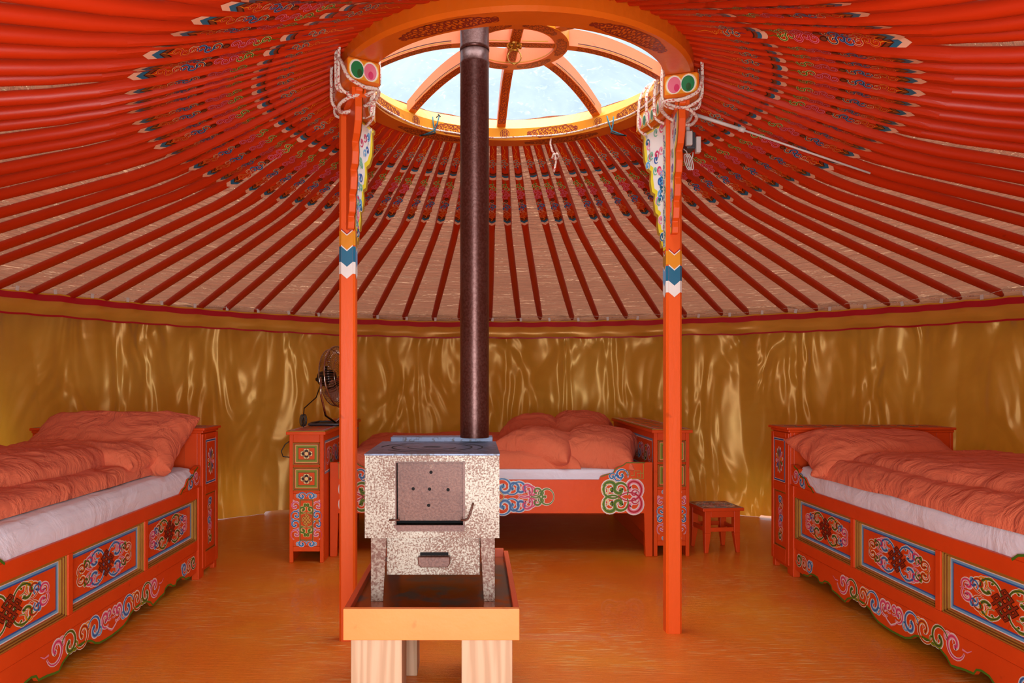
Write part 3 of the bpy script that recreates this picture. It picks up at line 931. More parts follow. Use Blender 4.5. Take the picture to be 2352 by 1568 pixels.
# ================================================================== POSTS
def post(cx, fy, th_c, side, label, z_ch):
    """cx: centre X, fy: front face Y, th_c: ring angle (deg) of the head block, side=+1 inner face towards +X"""
    w = .0355
    cy = fy + w
    t = thing('post', (cx, cy, 0), label, 'post', 'painted posts holding up the crown')
    ch = .010
    octo = [(-w + ch, -w), (w - ch, -w), (w, -w + ch), (w, w - ch), (w - ch, w), (-w + ch, w), (-w, w - ch), (-w, -w + ch)]
    b = MB()
    b.prism(octo, lambda u, v, o: Vector((cx + u, cy + v, o)), 0.0, 2.33, 'paint_post')
    # painted chevrons on front and inner faces
    for fr in (flat((cx, cy - w, z_ch), (1, 0, 0), (0, 0, 1), (0, -1, 0)), flat((cx + side * w, cy, z_ch), (0, 1, 0), (0, 0, 1), (side, 0, 0))):
        inner = fr(0, 0, 0).y > cy - .01
        hw = w - ch * .2 if not inner else w - ch
        hw = w - .002 if not inner else w - .004
        bands = [('redline', .155, .006), ('white', .149, .005), ('ring_gold' if not inner else 'goldpaint', .144, .062), ('white', .082, .006), ('teal' if not inner else 'skyblue', .076, .068), ('white', .008, .052)]
        for k, (key, v0, dv) in enumerate(bands):
            hh = min(hw, w - ch) + (ch if False else 0)
            for s in (-1, 1):
                b.patch(fr, [(0, v0 - .022), (s * hh, v0), (s * hh, v0 - dv), (0, v0 - dv - .022)], key, .0006 + .0001 * k)
    # chamfers carry the bands too
    for s in (-1, 1):
        for k, (key, v0, dv) in enumerate([('ring_gold', .144, .062), ('teal', .076, .068), ('white', .008, .052)]):
            A = Vector((cx + s * (w - ch), cy - w, z_ch)); B = Vector((cx + s * w, cy - w + ch, z_ch)); N = Vector((s, -1, 0)).normalized() * .0007
            b.face([A + N + Vector((0, 0, v0)), B + N + Vector((0, 0, v0)), B + N + Vector((0, 0, v0 - dv)), A + N + Vector((0, 0, v0 - dv))], key)
    # inner face painted with white and blue scrolls above the chevrons
    fri = flat((cx + side * w, cy, 0), (0, 1, 0), (0, 0, 1), (side, 0, 0))
    b.patch(fri, [(-w + ch, z_ch + .15), (w - ch, z_ch + .15), (w - ch, 2.3), (-w + ch, 2.3)], 'yellow', .0006)
    b.patch(fri, [(-w + ch + .006, z_ch + .165), (w - ch - .006, z_ch + .165), (w - ch - .006, 2.3), (-w + ch + .006, 2.3)], 'white', .0009)
    z = z_ch + .19
    k = 0
    while z < 2.27:
        curl(b, lambda u, v, o: fri(u, v, o + .0008), (-.008 * (-1) ** k, z - .015), (.004 * (-1) ** k, z), (-1) ** k, .005, ['skyblue', 'mint', 'pink'][k % 3], 'blue', line='white')
        z += .034; k += 1
    b.build('shaft', t, bevel=0)
    # head block: an arc under the ring
    b = MB()
    a0, a1 = math.radians(th_c - 20.5), math.radians(th_c + 20.5)
    prof = [(.655, 2.345), (.668, 2.335), (.790, 2.335), (.798, 2.345), (.798, 2.425), (.790, 2.434), (.664, 2.434), (.655, 2.425), (.655, 2.345)]
    b.lathe(prof, C0, 'ring_orange', n=24, a0=a0, a1=a1, ends=True)
    b.lathe([(.700, 2.300), (.760, 2.300), (.760, 2.336), (.700, 2.336), (.700, 2.300)], C0, 'paint_post', n=24, a0=a0 + .06, a1=a1 - .06, ends=True)
    # inner face lotus petals
    fr = lambda u, v, o: Vector((C0[0] + (.655 - o) * cos(u / .655), C0[1] + (.655 - o) * sin(u / .655), 2.385 + v))
    def petals(fr, u0, u1, n, h, o_):
        W = (u1 - u0) / n
        for k in range(n):
            cu = u0 + W * (k + .5)
            for j, (sc_, key) in enumerate(((1.0, 'cream'), (.86, 'white' if k % 2 else 'white'), (.72, 'emerald' if k % 2 else 'lotuspink'), (.36, 'darkgreen' if k % 2 else 'deep_pink'))):
                b.disc(fr, cu, -h * .1 * (j), W * .50 * sc_, key, o_ + .0005 + .0004 * j + .00003 * k, n=18, ry=h * sc_)
    b.strip(fr, [(.655 * (a0 + (a1 - a0) * q / 24) , 0) for q in range(25)], .070, 'ring_gold', .0003)
    petals(fr, .655 * a0 + .012, .655 * a1 - .012, 11, .033, .0012)
    # gold line along lower edge
    b.strip(lambda u, v, o: Vector((C0[0] + (.655 - o) * cos(u / .655), C0[1] + (.655 - o) * sin(u / .655), 2.345 + v)), [(.655 * (a0 + (a1 - a0) * q / 16), .004) for q in range(17)], .006, 'goldpaint', .002)
    # near end face: two big petals
    an = a1 if side > 0 else a0
    cA = Vector((C0[0] + .7265 * cos(an), C0[1] + .7265 * sin(an), 2.384))
    U = Vector((cos(an), sin(an), 0)) * (-1 if side < 0 else 1)   # towards picture right
    if U.x < 0: U = -U
    Nn = Vector((-sin(an), cos(an), 0)); Nn = Nn if Nn.y < 0 else -Nn
    fe = flat(cA, U, (0, 0, 1), Nn)
    b.patch(fe, [(-.066, -.044), (.066, -.044), (.066, .044), (-.066, .044)], 'ring_gold', .0004)
    b.patch(fe, [(-.066, -.046), (.066, -.046), (.066, -.034), (-.066, -.034)], 'ring_orange', .003)
    for s, cs in ((-1, ('emerald', 'darkgreen')), (1, ('lotuspink', 'deep_pink'))):
        if side < 0: cs = (('lotuspink', 'deep_pink'), ('emerald', 'darkgreen'))[0 if s < 0 else 1]
        q = lambda c0_, v0_, r_, ry_, key, o_: b.disc(fe, c0_, v0_, r_, key, o_, n=20, ry=ry_)
        q(s * .030, .006, .034, .041, 'cream', .0010 + (s > 0) * .0001)
        q(s * .029, .006, .031, .038, 'white', .0014 + (s > 0) * .0001)
        q(s * .028, .005, .027, .034, cs[0], .0018 + (s > 0) * .0001)
        q(s * .024 + .006, -.008, .011, .016, cs[1], .0022)
    b.build('head_block', t)
    # scalloped brackets each way along the ring
    tang = lambda deg: Vector((C0[0] + .735 * cos(math.radians(deg)), C0[1] + .735 * sin(math.radians(deg)), 0))
    for way in (-1, 1):
        near = (way == 1) == (side > 0)
        end = tang(th_c + way * 19) if near else (Vector((-.49, 3.61, 0)) if side > 0 else Vector((.822, 3.665, 0)))
        st = Vector((cx, cy, 0)) + (end - Vector((cx, cy, 0))).normalized() * w * 1.0
        d = (end - st); d.z = 0; Lb = d.length * (1.0 if near else 1.0); d.normalize()
        nrm = Vector((-d.y, d.x, 0)); nrm = nrm if nrm.x * side > 0 else -nrm
        thk = .015
        zb = 1.80 if near else 1.755
        H = 2.335 - zb
        raw = [(0, 0), (.16, .0), (.2, .05), (.18, .10), (.28, .12), (.33, .2), (.30, .26), (.42, .29), (.47, .38), (.43, .44), (.56, .47), (.62, .56), (.59, .64), (.74, .68), (.86, .76), (.90, .86), (.88, .95), (.96, .97), (.97, 1.0), (0, 1.0)]
        poly = [(x * Lb, zb + y * H) for x, y in raw]
        b = MB()
        fr = lambda u, v, o: st + d * u + nrm * o + Vector((0, 0, v))
        b.prism(poly, fr, -thk, thk, 'paint_post')
        # painted face towards the middle of the tent
        cxm, czm = .42, .62
        inner = [(.0 + .02, .02)] + [(max(.0, x - .05), y + .012) for x, y in raw[1:-2]] + [(.90, .985), (.02, .985)]
        b.patch(fr, [(x * Lb, zb + y * H) for x, y in raw], 'goldpaint', thk + .0008)
        b.patch(fr, [(x * Lb, zb + y * H) for x, y in inner], 'yellow', thk + .0012)
        inner2 = [(.04, .06)] + [(max(.03, x - .15), y + .03) for x, y in raw[1:-2]] + [(.80, .97), (.04, .97)]
        b.patch(fr, [(x * Lb, zb + y * H) for x, y in inner2], 'white', thk + .0015)
        fr2 = lambda u, v, o: fr(u, v, o + thk + .0012)
        rn = random.Random(5 + way)
        for k in range(26):
            y = rn.uniform(.06, .96)
            xm = max(x for x, yy in raw if yy <= y + .05) - .14
            x = rn.uniform(.08, max(.1, xm))
            curl(b, fr2, ((x - .06) * Lb, zb + (y - .03) * H), (x * Lb, zb + y * H), rn.choice((-1, 1)), .008, rn.choice(['skyblue', 'blue', 'mint', 'pink', 'deep_pink', 'teal']), None, line='white', turns=1.0)
        # gold rim along the scalloped edge
        b.strip(fr, [(x * Lb, zb + y * H) for x, y in raw[1:-1]], .006, 'goldpaint', thk + .002)
        b.build('bracket', t, bevel=.004)
    # lashings
    for k, off in enumerate((-17, -11, 2, 12, 17)):
        a = math.radians(th_c + off)
        da = math.radians(3.0 * (1 if k % 2 else -1))
        b = MB(); P = []
        for (r_, z_, f) in ((.648, 2.34, 0), (.646, 2.42, .2), (.648, 2.50, .4), (.70, 2.575, .5), (.78, 2.57, .6), (.812, 2.50, .7), (.812, 2.40, .8), (.812, 2.33, .9), (.74, 2.292 if k % 2 == 0 else 2.325, 1.0)):
            aa = a + da * (f - .5)
            P.append(Vector((C0[0] + r_ * cos(aa), C0[1] + r_ * sin(aa), z_)))
        # smooth the loop
        Q = []
        for i in range(len(P)):
            p, q_ = P[i], P[(i + 1) % len(P)]
            for s in range(4): Q.append(p.lerp(q_, s / 4))
        for _ in range(2): Q = [(Q[i - 1] + Q[i] * 2 + Q[(i + 1) % len(Q)]) / 4 for i in range(len(Q))]
        b.tube(Q, .0068, 'rope', n=8, closed=True)
        b.build('lashing', t)
    # wrap around the near end, tied to the neck of the post
    b = MB()
    an2 = th_c + (20.5 if side > 0 else -20.5)
    def rp(r_, deg, z_): return Vector((C0[0] + r_ * cos(math.radians(deg)), C0[1] + r_ * sin(math.radians(deg)), z_))
    sg = 1 if side > 0 else -1
    P = [rp(.81, th_c + 12 * sg, 2.48), rp(.815, th_c + 19 * sg, 2.42), rp(.80, th_c + 21.2 * sg, 2.345), rp(.73, th_c + 21.5 * sg, 2.318), rp(.655, th_c + 20 * sg, 2.33), rp(.64, th_c + 14 * sg, 2.315), rp(.69, th_c + 7 * sg, 2.30),
         rp(.78, th_c + 6 * sg, 2.27), rp(.80, th_c + 12 * sg, 2.28), rp(.76, th_c + 17 * sg, 2.30), rp(.70, th_c + 16 * sg, 2.315)]
    Q = []
    for i in range(len(P) - 1):
        for s in range(5): Q.append(P[i].lerp(P[i + 1], s / 5))
    for _ in range(3): Q = [Q[0]] + [(Q[i - 1] + Q[i] * 2 + Q[i + 1]) / 4 for i in range(1, len(Q) - 1)] + [Q[-1]]
    b.tube(Q, .0078, 'rope', n=8)
    b.build('lashing', t)
    return t
post(-.559, 3.30, 190, 1, 'orange post with painted brackets, left of the stove pipe', 1.655)
post(.902, 3.40, 2, -1, 'orange post with painted brackets, right of the stove, in front of the stool', 1.585)

# power adapter hanging behind the right post
t = thing('power_adapter', (1.04, 3.60, 2.20), 'grey and white power adapters with coiled white cable beside the right post head', 'power adapter')
b = MB(); b.box(1.010, 1.052, 3.58, 3.66, 2.245, 2.325, 'grey_plastic'); b.build('socket', t, bevel=.006)
b = MB(); b.box(1.000, 1.030, 3.555, 3.582, 2.255, 2.322, 'white_plastic'); b.build('plug', t, bevel=.004)
b = MB(); b.box(1.052, 1.074, 3.57, 3.60, 2.225, 2.300, 'white_plastic'); b.build('charger', t, bevel=.003)
b = MB()
b.tube([px(1592, 350, 3.56), px(1591, 358, 3.56), px(1588, 368, 3.56)], .003, 'white_plastic', n=6)
for k in range(3):
    b.tube([px(1578 + 4 * k + 14 * cos(q * PI / 8) * .35 + 9 * sin(q * PI / 8) * .5, 372 + 18 * sin(q * PI / 8), 3.55 + .004 * k) for q in range(16)], .0026, 'white_plastic', n=6, closed=True)
b.tube([px(1570, 342, 3.56), px(1577, 348, 3.56), px(1580, 360, 3.56)], .0026, 'white_plastic', n=6)
b.build('cable', t)
b = MB(); b.tube([(1.02, 3.60, 2.32), (1.018, 3.60, 2.37), (1.012, 3.59, 2.44)], .010, 'white_plastic', n=8); b.build('cable_sleeve', t)

# ================================================================== STOVE, TRAY, PIPE
t = thing('stove_stand', (-.13, 2.68, 0), 'orange wooden tray stand on thick raw timber legs under the stove', 'stand')
b = MB()
X0, X1, Y0, Y1 = -.398, .136, 2.28, 3.07
b.box(X0, X1, Y0, Y0 + .02, .359, .454, 'paint_tray'); tag(b.build('front_board', t, bevel=.002), 'light orange front board')
b = MB()
b.box(X0, X0 + .018, Y0 + .02, Y1, .405, .453, 'paint_tray_red'); b.build('side_rail', t, bevel=.002)
b = MB(); b.box(X1 - .018, X1, Y0 + .02, Y1 - .01, .405, .453, 'paint_tray_red'); b.build('side_rail', t, bevel=.002)
b = MB(); b.box(X0 + .018, X1 - .018, Y1 - .018, Y1, .405, .462, 'paint_tray_red'); b.build('back_rail', t, bevel=.002)
b = MB(); b.box(X0 + .018, X1 - .018, Y0 + .02, Y1 - .018, .36, .430, 'tray_metal'); tag(b.build('tray_sheet', t), 'rusty sheet metal tray bottom')
for x0, x1 in ((-.379, -.222), (-.040, .116)):
    for y0, y1 in ((2.305, 2.46), (2.915, 3.05)):
        b = MB(); b.box(x0, x1, y0, y1, 0, .3585, 'raw_wood'); b.build('leg', t, bevel=.004)

t = thing('stove', (-.137, 2.7, .43), 'rusty box-shaped wood stove standing in the orange tray', 'stove')
b = MB()
SX0, SX1, SY0, SY1 = -.354, .080, 2.43, 2.97
# front wall with door opening, sides, back, bottom
DX0, DX1, DZ0, DZ1 = -.255, -.034, .676, .880
for a in ((SX0, DX0, .637, .903), (DX1, SX1, .637, .903), (DX0, DX1, .637, DZ0), (DX0, DX1, DZ1, .903)):
    b.box(a[0], a[1], SY0, SY0 + .012, a[2], a[3], 'stove_steel')
b.box(SX0, SX0 + .01, SY0 + .012, SY1, .637, .903, 'stove_steel'); b.box(SX1 - .01, SX1, SY0 + .012, SY1, .637, .903, 'stove_steel')
b.box(SX0 + .01, SX1 - .01, SY1 - .01, SY1, .637, .903, 'stove_steel'); b.box(SX0 + .01, SX1 - .01, SY0 + .012, SY1 - .01, .637, .647, 'stove_steel')
b.box(DX0, DX1, SY0 + .05, SY0 + .055, DZ0, DZ1, 'hole')
b.build('body', t)
b = MB()
b.box(SX0 - .002, SX1 + .002, SY0 - .002, SY1 - .06, .903, .909, 'stove_top')
b.box(SX0 + .03, SX1 - .01, SY1 - .06, SY1 + .03, .903, .925, 'stove_top')
frt = flat((-.150, 2.66, .9092), (1, 0, 0), (0, 1, 0), (0, 0, 1))
for r_, q0, q1 in ((.178, -.15, 1.0), (.140, .75, 1.65), (.140, -.35, .30), (.085, 1.05, 1.95), (.178, 1.2, 1.7)):
    b.strip(frt, [(r_ * cos(PI * (q0 + (q1 - q0) * k / 24)), r_ * sin(PI * (q0 + (q1 - q0) * k / 24))) for k in range(25)], .006, 'hole', .0006)
b.disc(frt, 0, .01, .032, 'hole', .0008, n=20, ry=.012)
b.build('top_plate', t, bevel=.001)
# door, slightly ajar, with five holes
dr = MB()
frd = lambda u, v, o: Vector((DX0 + .006 + u, SY0 + .012 - .004 - o + .010 * (1 - v / .19), DZ0 + .014 + v))
dr.prism([(0, 0), (.212, 0), (.212, .188), (0, .188)], frd, -.004, 0.0, 'rust_plate')
for hx, hy in ((.108, .158), (.050, .104), (.103, .103), (.163, .101), (.100, .050)):
    dr.disc(frd, hx, hy, .0055, 'hole', .0006, n=16)
dr.disc(frd, .108, .178, .0055, 'stove_leg', .0006, n=16)
door = dr.build('door', t)
tag(door, 'rust-brown door with small round holes')
b = MB()
b.tube([(DX1 - .01, SY0 - .008, .696), (DX1 + .006, SY0 - .012, .697), (DX1 + .014, SY0 - .014, .703), (DX1 + .021, SY0 - .014, .722), (DX1 + .030, SY0 - .012, .752)], .0032, 'rust_plate', n=8)
b.build('latch', door)
b = MB(); b.tube([(DX0 - .020, SY0 - .006, .696), (DX0 + .014, SY0 - .006, .696)], .003, 'rust_plate', n=8)
b.build('hinge_pin', door)
b = MB()
b.prism([(-.004, 0), (.219, 0), (.223, -.004), (.223, -.016), (.219, -.020), (.008, -.020), (-.004, -.004)], lambda u, v, o: Vector((DX0 + u, SY0 - o, DZ0 + .004 + v)), 0.0, .010, 'rust_plate')
b.box(DX0 - .001, DX0 + .003, SY0 - .004, SY0 + .01, DZ0, DZ1, 'rust_plate'); b.box(DX1 - .003, DX1 + .003, SY0 - .006, SY0 + .01, DZ0, DZ1 + .004, 'rust_plate')
b.box(DX0, DX1, SY0 - .003, SY0 + .01, DZ1, DZ1 + .003, 'rust_plate')
b.build('door_frame', t)
# ash drawer
b = MB(); b.box(-.286, .018, 2.452, 2.90, .512, .637, 'stove_steel'); d_ = b.build('ash_drawer', t, bevel=.002)
b = MB()
frh = flat((-.131, 2.452, .566), (1, 0, 0), (0, 0, 1), (0, -1, 0))
b.prism([(-.052, .010), (.052, .010), (.052, -.012), (.044, -.024), (-.044, -.024), (-.052, -.012)], frh, .0, .024, 'rust_plate')
b.patch(frh, [(-.046, .0102), (.046, .0102), (.046, .020), (-.046, .020)], 'hole', .001)
b.build('handle', d_, bevel=.003)
# legs: folded tapering sheet
for sx_, x0, x1 in ((-1, -.336, -.284), (1, .018, .066)):
    for y0, s in ((2.437, 1), (2.955, -1)):
        b = MB(); o_ = x0 if sx_ < 0 else x1
        it, ib = (.052, .040) if sx_ < 0 else (.048, .036)
        xi_t, xi_b = (x0 + it, x0 + ib) if sx_ < 0 else (x1 - it, x1 - ib)
        shift = .0
        b.hexa([(min(o_, xi_b), y0, .430), (max(o_, xi_b), y0, .430), (max(o_, xi_b), y0 + s * .003, .430), (min(o_, xi_b), y0 + s * .003, .430),
                (min(o_, xi_t), y0, .637), (max(o_, xi_t), y0, .637), (max(o_, xi_t), y0 + s * .003, .637), (min(o_, xi_t), y0 + s * .003, .637)], 'stove_leg')
        xo, xo2 = (o_, o_ + .003) if sx_ < 0 else (o_ - .003, o_)
        b.hexa([(xo, y0 + s * .003, .430), (xo2, y0 + s * .003, .430), (xo2, y0 + s * .035, .430), (xo, y0 + s * .035, .430),
                (xo, y0 + s * .003, .637), (xo2, y0 + s * .003, .637), (xo2, y0 + s * .05, .637), (xo, y0 + s * .05, .637)], 'stove_leg')
        b.build('leg', t, bevel=.0012)
# pipe
t = thing('stove_pipe', (0.0, 2.905, .925), 'tall dark rusty stove pipe rising from the stove through the crown', 'stove pipe')
b = MB()
b.lathe([(.0555, 0), (.0555, 1.43), (.0572, 1.434), (.0572, 1.442), (.0555, 1.446), (.0555, 1.487), (.0, 1.49)], (0, 2.905, .925), 'stove_pipe', n=40); b.sm = set(range(len(b.f)))
b.build('lower_section', t)
b = MB()
b.lathe([(.052, 1.487), (.0570, 1.487), (.0570, 1.50), (.0555, 1.504), (.0555, 2.35)], (0, 2.905, .925), 'stove_pipe', n=40); b.sm = set(range(len(b.f)))
b.build('upper_section', t)
# ================================================================== BEDDING
def puff(mb, T, a, b_, h, hb, key, p=2.6, q=2.6, e=.55, pinch=.10, wr=.012, seed=0.0, n=44, freq=6.0, lump=0.0, shape=None):
    """stuffed cloth shape: local x in [-a,a], y in [-b,b]; T maps local to world"""
    def prof(u, v): return (max(0, 1 - abs(u) ** p) ** e) * (max(0, 1 - abs(v) ** q) ** e)
    def xy(u, v):
        x = a * u * (1 - pinch * (1 - v * v) * u * u); y = b_ * v * (1 - pinch * (1 - u * u) * v * v)
        k = .012 * noise.noise(Vector((u * 4, v * 4, seed + 9)))
        return x + k, y + k * .7
    def wrk(u, v):
        x, y = a * u, b_ * v
        s = noise.noise(Vector((x * freq * .6 + seed, y * freq * 1.3, seed)))
        r1 = 1 - 2 * abs(noise.noise(Vector((x * freq + 1.2 * s, y * freq * .55 + seed, 3 + seed))))
        r2 = 1 - 2 * abs(noise.noise(Vector((x * freq * 1.6 + y * freq * .9 + s, y * freq * 1.9 - x * freq * .5, 6 + seed))))
        r3 = noise.noise(Vector((x * freq * .35, y * freq * .35, 12 + seed)))
        return wr * (r1 * .8 + r2 * .6) + lump * r3
    U = lambda t: sin((t - .5) * PI * .98) / sin(.5 * PI * .98)
    def top(s, t):
        u, v = U(s), U(t); x, y = xy(u, v); pr = prof(u, v)
        z = h * pr + wrk(u, v) * min(1, pr * 2.2)
        if shape: z = shape(u, v, z, pr)
        return T(x, y, z)
    def bot(s, t):
        u, v = U(s), U(t); x, y = xy(u, v); pr = prof(u, v)
        return T(x, y, -hb * min(1, pr * 1.8))
    mb.grid(top, n, n, key); mb.grid(bot, n, n, key)
def frame3(c, rz=0, rx=0, ry=0):
    M = Matrix.Translation(Vector(c)) @ Matrix.Rotation(rz, 4, 'Z') @ Matrix.Rotation(ry, 4, 'Y') @ Matrix.Rotation(rx, 4, 'X')
    return lambda x, y, z: M @ Vector((x, y, z))

# ================================================================== SIDE BEDS
LB = 2.12
PANELS = [(.05, .70), (.735, 1.385), (1.42, 2.07)]
RZt, RZb = .465, .225
def panel_motif(mb, fr, cu, cv, cols, S=1.0, kn=('maroon', 'darkbrown')):
    a, bb, c, d = cols
    for sx_ in (-1, 1):
        for sy_ in (-1, 1):
            q = lambda x, y: (cu + sx_ * x * S, cv + sy_ * y * S)
            dd = sx_ * sy_
            lst = [((.030, -.012), (.082, .040), -dd, .010, a, 1.0), ((.05, .045), (.064, .077), dd, .006, a, 1.0),
                   ((.100, .01), (.122, .048), dd, .009, bb, 1.15), ((.105, .03), (.112, .068), -dd, .006, bb, .8),
                   ((.135, .018), (.152, .040), -dd, .009, c, 1.15), ((.15, .05), (.158, .060), dd, .006, c, .8),
                   ((.205, .0), (.182, .026), dd, .010, d, 1.1)]
            for p0, ce, dr_, w, k, tn in lst:
                key, core = PAL[k]
                curl(mb, fr, q(*p0), q(*ce), dr_, w * S, key, core if w > .007 else None, turns=tn)
        k, kk = PAL[d]
        mb.strip(fr, [(cu + sx_ * .185 * S, cv + .008), (cu + sx_ * .222 * S, cv), (cu + sx_ * .185 * S, cv - .008)], .006, k, .0012)
    knot(mb, fr, cu, cv, .062 * S, kn[0], kn[1], rot=PI / 4, w=.0085 * S)
def side_bed(side, XF, Y0, label, where):
    """side=-1: bed on the left whose long face looks towards +X; l runs from the head towards the camera"""
    T = lambda l, w, z: Vector((XF + side * w, Y0 - l, z))
    t = thing('bed', T(1.06, .5, 0), label, 'bed', 'painted single beds')
    face = lambda u, v, o: T(u, -o, v)
    b = MB()
    b.box(.0, LB, 0, .040, RZt, .530, 'paint_bed', T); b.box(.0, LB, 0, .040, .168, RZb, 'paint_bed', T)
    ed = [0.0] + [x for p in PANELS for x in p] + [LB]
    for k in range(0, len(ed), 2): b.box(ed[k], ed[k + 1], 0, .040, RZb, RZt, 'paint_bed', T)
    # legs
    b.box(-.005, .05, -.006, .035, 0, .53, 'paint_bed', T); b.box(LB - .045, LB + .005, -.006, .035, 0, .53, 'paint_bed', T)
    # raised corners
    rs = [(0, .53), (0, .648), (.045, .650), (.07, .640), (.10, .632), (.115, .612), (.15, .600), (.19, .596), (.215, .580), (.235, .560), (.27, .552), (.30, .53)]
    for mir in (0, 1):
        pl = [((LB - x) if mir else x, z) for x, z in rs]
        b.prism(pl, face, -.030, 0.0, 'paint_bed')
        b.strip(face, [(x, z - .004) for x, z in pl[2:]], .009, 'green', .0012)
        u0, u1 = (.03, .185) if not mir else (LB - .03, LB - .185)
        wave_chain(b, face, u0, .595, u1, .565, 'pb', .016, .0085)
    b.build('side_rail', t, bevel=.0035)
    # recessed painted boards with gilded moulding
    for k, (l0, l1) in enumerate(PANELS):
        b = MB()
        fr = lambda u, v, o: T(u, .030 - o, v)
        b.box(l0 + .001, l1 - .001, .030, .038, RZb + .001, RZt - .001, 'paint_bed', T)
        for i_, (key, wd, dp) in enumerate((('goldpaint', .004, .024), ('brown', .002, .019), ('goldpaint', .004, .017), ('brown', .002, .012), ('goldpaint', .004, .010))):
            m_ = sum((.004, .002, .004, .002, .004)[:i_])
            for a in ((l0 + m_, l1 - m_, RZb + m_, RZb + m_ + wd), (l0 + m_, l0 + m_ + wd, RZb + m_, RZt - m_), (l1 - m_ - wd, l1 - m_, RZb + m_, RZt - m_), (l0 + m_, l1 - m_, RZt - m_ - wd, RZt - m_)):
                b.box(a[0], a[1], .030 - dp, .030, a[2], a[3], key, T)
        u0, u1, v0, v1 = l0 + .022, l1 - .022, RZb + .022, RZt - .022
        b.rect(fr, u0, u1, v0, v1, .013, 'skyblue', .0006)
        b.rect(fr, u0 + .010, u1 - .010, v0 + .010, v1 - .010, .006, 'blue', .0009)
        b.rect(fr, u0 - .003, u1 + .003, v0 - .003, v1 + .003, .004, 'white', .0012)
        b.rect(fr, u0 - .001, u1 + .001, v0 - .001, v1 + .001, .002, 'white', .0010)
        panel_motif(b, lambda u, v, o, fr=fr, uc=(l0 + l1) / 2, vc=(v0 + v1) / 2: fr(uc + (u - uc) * 1.12, vc + (v - vc) * .80, o), (l0 + l1) / 2, (v0 + v1) / 2, ['gobp', 'bpgo', 'gobp'][k], 1.0)
        b.build('panel', t)
    # apron
    pr = [(.05, .045), (.16, .042), (.22, .048), (.245, .066), (.29, .074), (.34, .072), (.36, .052), (.395, .058), (.42, .074), (.46, .078), (.49, .070), (.505, .050), (.56, .044), (.61, .034), (.64, .030), (.665, .052), (.71, .070), (.77, .078), (.83, .076), (.88, .064), (.915, .042), (.95, .030), (1.0, .026), (1.06, .024)]
    full = pr + [(LB - x, z) for x, z in pr[-2::-1]]
    b = MB()
    b.prism(full + [(LB - .05, .166), (.05, .166)], face, -.024, -.005, 'paint_bed')
    b.strip(lambda u, v, o: face(u, v, o - .005), [(x, z + .003) for x, z in full[1:-1]], .009, 'green', .0012)
    fa = lambda u, v, o: face(u, v, o - .0045)
    # central vine
    c0 = LB / 2
    for s in (-1, 1):
        wave_chain(b, fa, c0 + s * .49, .118, c0 + s * .10, .108, 'pgob', .022, .0105, flip=-s)
        b.strip(fa, [(c0 + s * .545, .132), (c0 + s * .52, .118), (c0 + s * .49, .120)], lambda q: .003 + .005 * q, 'pink', .0016)
        curl(b, fa, (c0 + s * .03, .085), (c0 + s * .058, .118), s, .011, 'pink', 'deep_pink')
        curl(b, fa, (c0 + s * .005, .105), (c0 + s * .022, .128), s, .008, 'pink', 'deep_pink')
        b.strip(fa, [(c0 + s * .055, .085), (c0 + s * .03, .066), (c0, .052)], .010, 'pink', .0018); b.strip(fa, [(c0 + s * .055, .086), (c0 + s * .03, .068), (c0, .055)], .004, 'white', .0022)
        e0 = .07 if s < 0 else LB - .07
        wave_chain(b, fa, e0, .112, e0 - s * .20, .108, 'gob', .020, .010)
    b.build('apron', t, bevel=.002)
    b = MB(); b.box(0, LB, .93, .96, .0, .53, 'paint_bed', T); b.build('back_rail', t, bevel=.003)
    b = MB(); b.box(LB - .03, LB, .032, .93, .1, .60, 'paint_bed', T); b.build('foot_board', t, bevel=.003)
    b = MB(); b.box(.001, .028, .032, .93, .1, .53, 'paint_bed', T); b.build('head_board', t, bevel=.003)
    b = MB(); b.box(.03, LB - .032, .032, .928, .44, .465, 'raw_wood', T); b.build('base_board', t)
    # mattress with its sheet
    b = MB()
    def mt(u, v):
        an = v
        l = .012 + (LB - .03) * u
        # section: rounded slab, slightly bulging over the rail
        W0, W1 = .006, .925
        pts = [(W0 + .03, .470), (W0 + .012, .50), (W0 + .0, .535), (W0 - .004, .575), (W0 + .004, .615), (W0 + .028, .642), (W0 + .08, .650), (.3, .652), (.6, .652), (W1 - .05, .648), (W1, .60), (W1, .50), (W1 - .03, .470)]
        k = v * (len(pts) - 1); i = min(int(k), len(pts) - 2); f = k - i
        w = pts[i][0] * (1 - f) + pts[i + 1][0] * f; z = pts[i][1] * (1 - f) + pts[i + 1][1] * f
        ends = min(1, min(u, 1 - u) * 30)
        z = .50 + (z - .50) * (.8 + .2 * ends) + .006 * noise.noise(Vector((l * 3, w * 4, 2 + side)))
        w += .006 * noise.noise(Vector((l * 4, z * 10, 5 + side))) + (.012 * (1 - ends) if w < .4 else 0)
        # tucked corner dips at the foot end
        return T(l, w + .006, z)
    b.grid(mt, 90, 48, 'sheet')
    for u in (0, 1):
        b.face([mt(u, v / 24) for v in range(25)], 'sheet')
    m_ = b.build('mattress', loc=T(1.06, .48, .466), merge=True)
    tag(m_, 'thick mattress in a white sheet on the %s bed' % where, 'mattress')
    # head cabinet
    ct = thing('head_cabinet', T(-.13, .5, 0), 'orange painted cabinet with a flower panel at the head of the %s bed' % where, 'cabinet', 'head cabinets of the side beds')
    CW = .98 if side < 0 else .96
    b = MB()
    d0, d1 = -.265, -.008
    b.box(d0, d1, .002, .022, .03, .835, 'paint_bed', T) ; b.box(d0, d1, CW - .02, CW, .03, .835, 'paint_bed', T)
    b.box(d0, d0 + .018, .022, CW - .02, .05, .835, 'paint_bed', T)
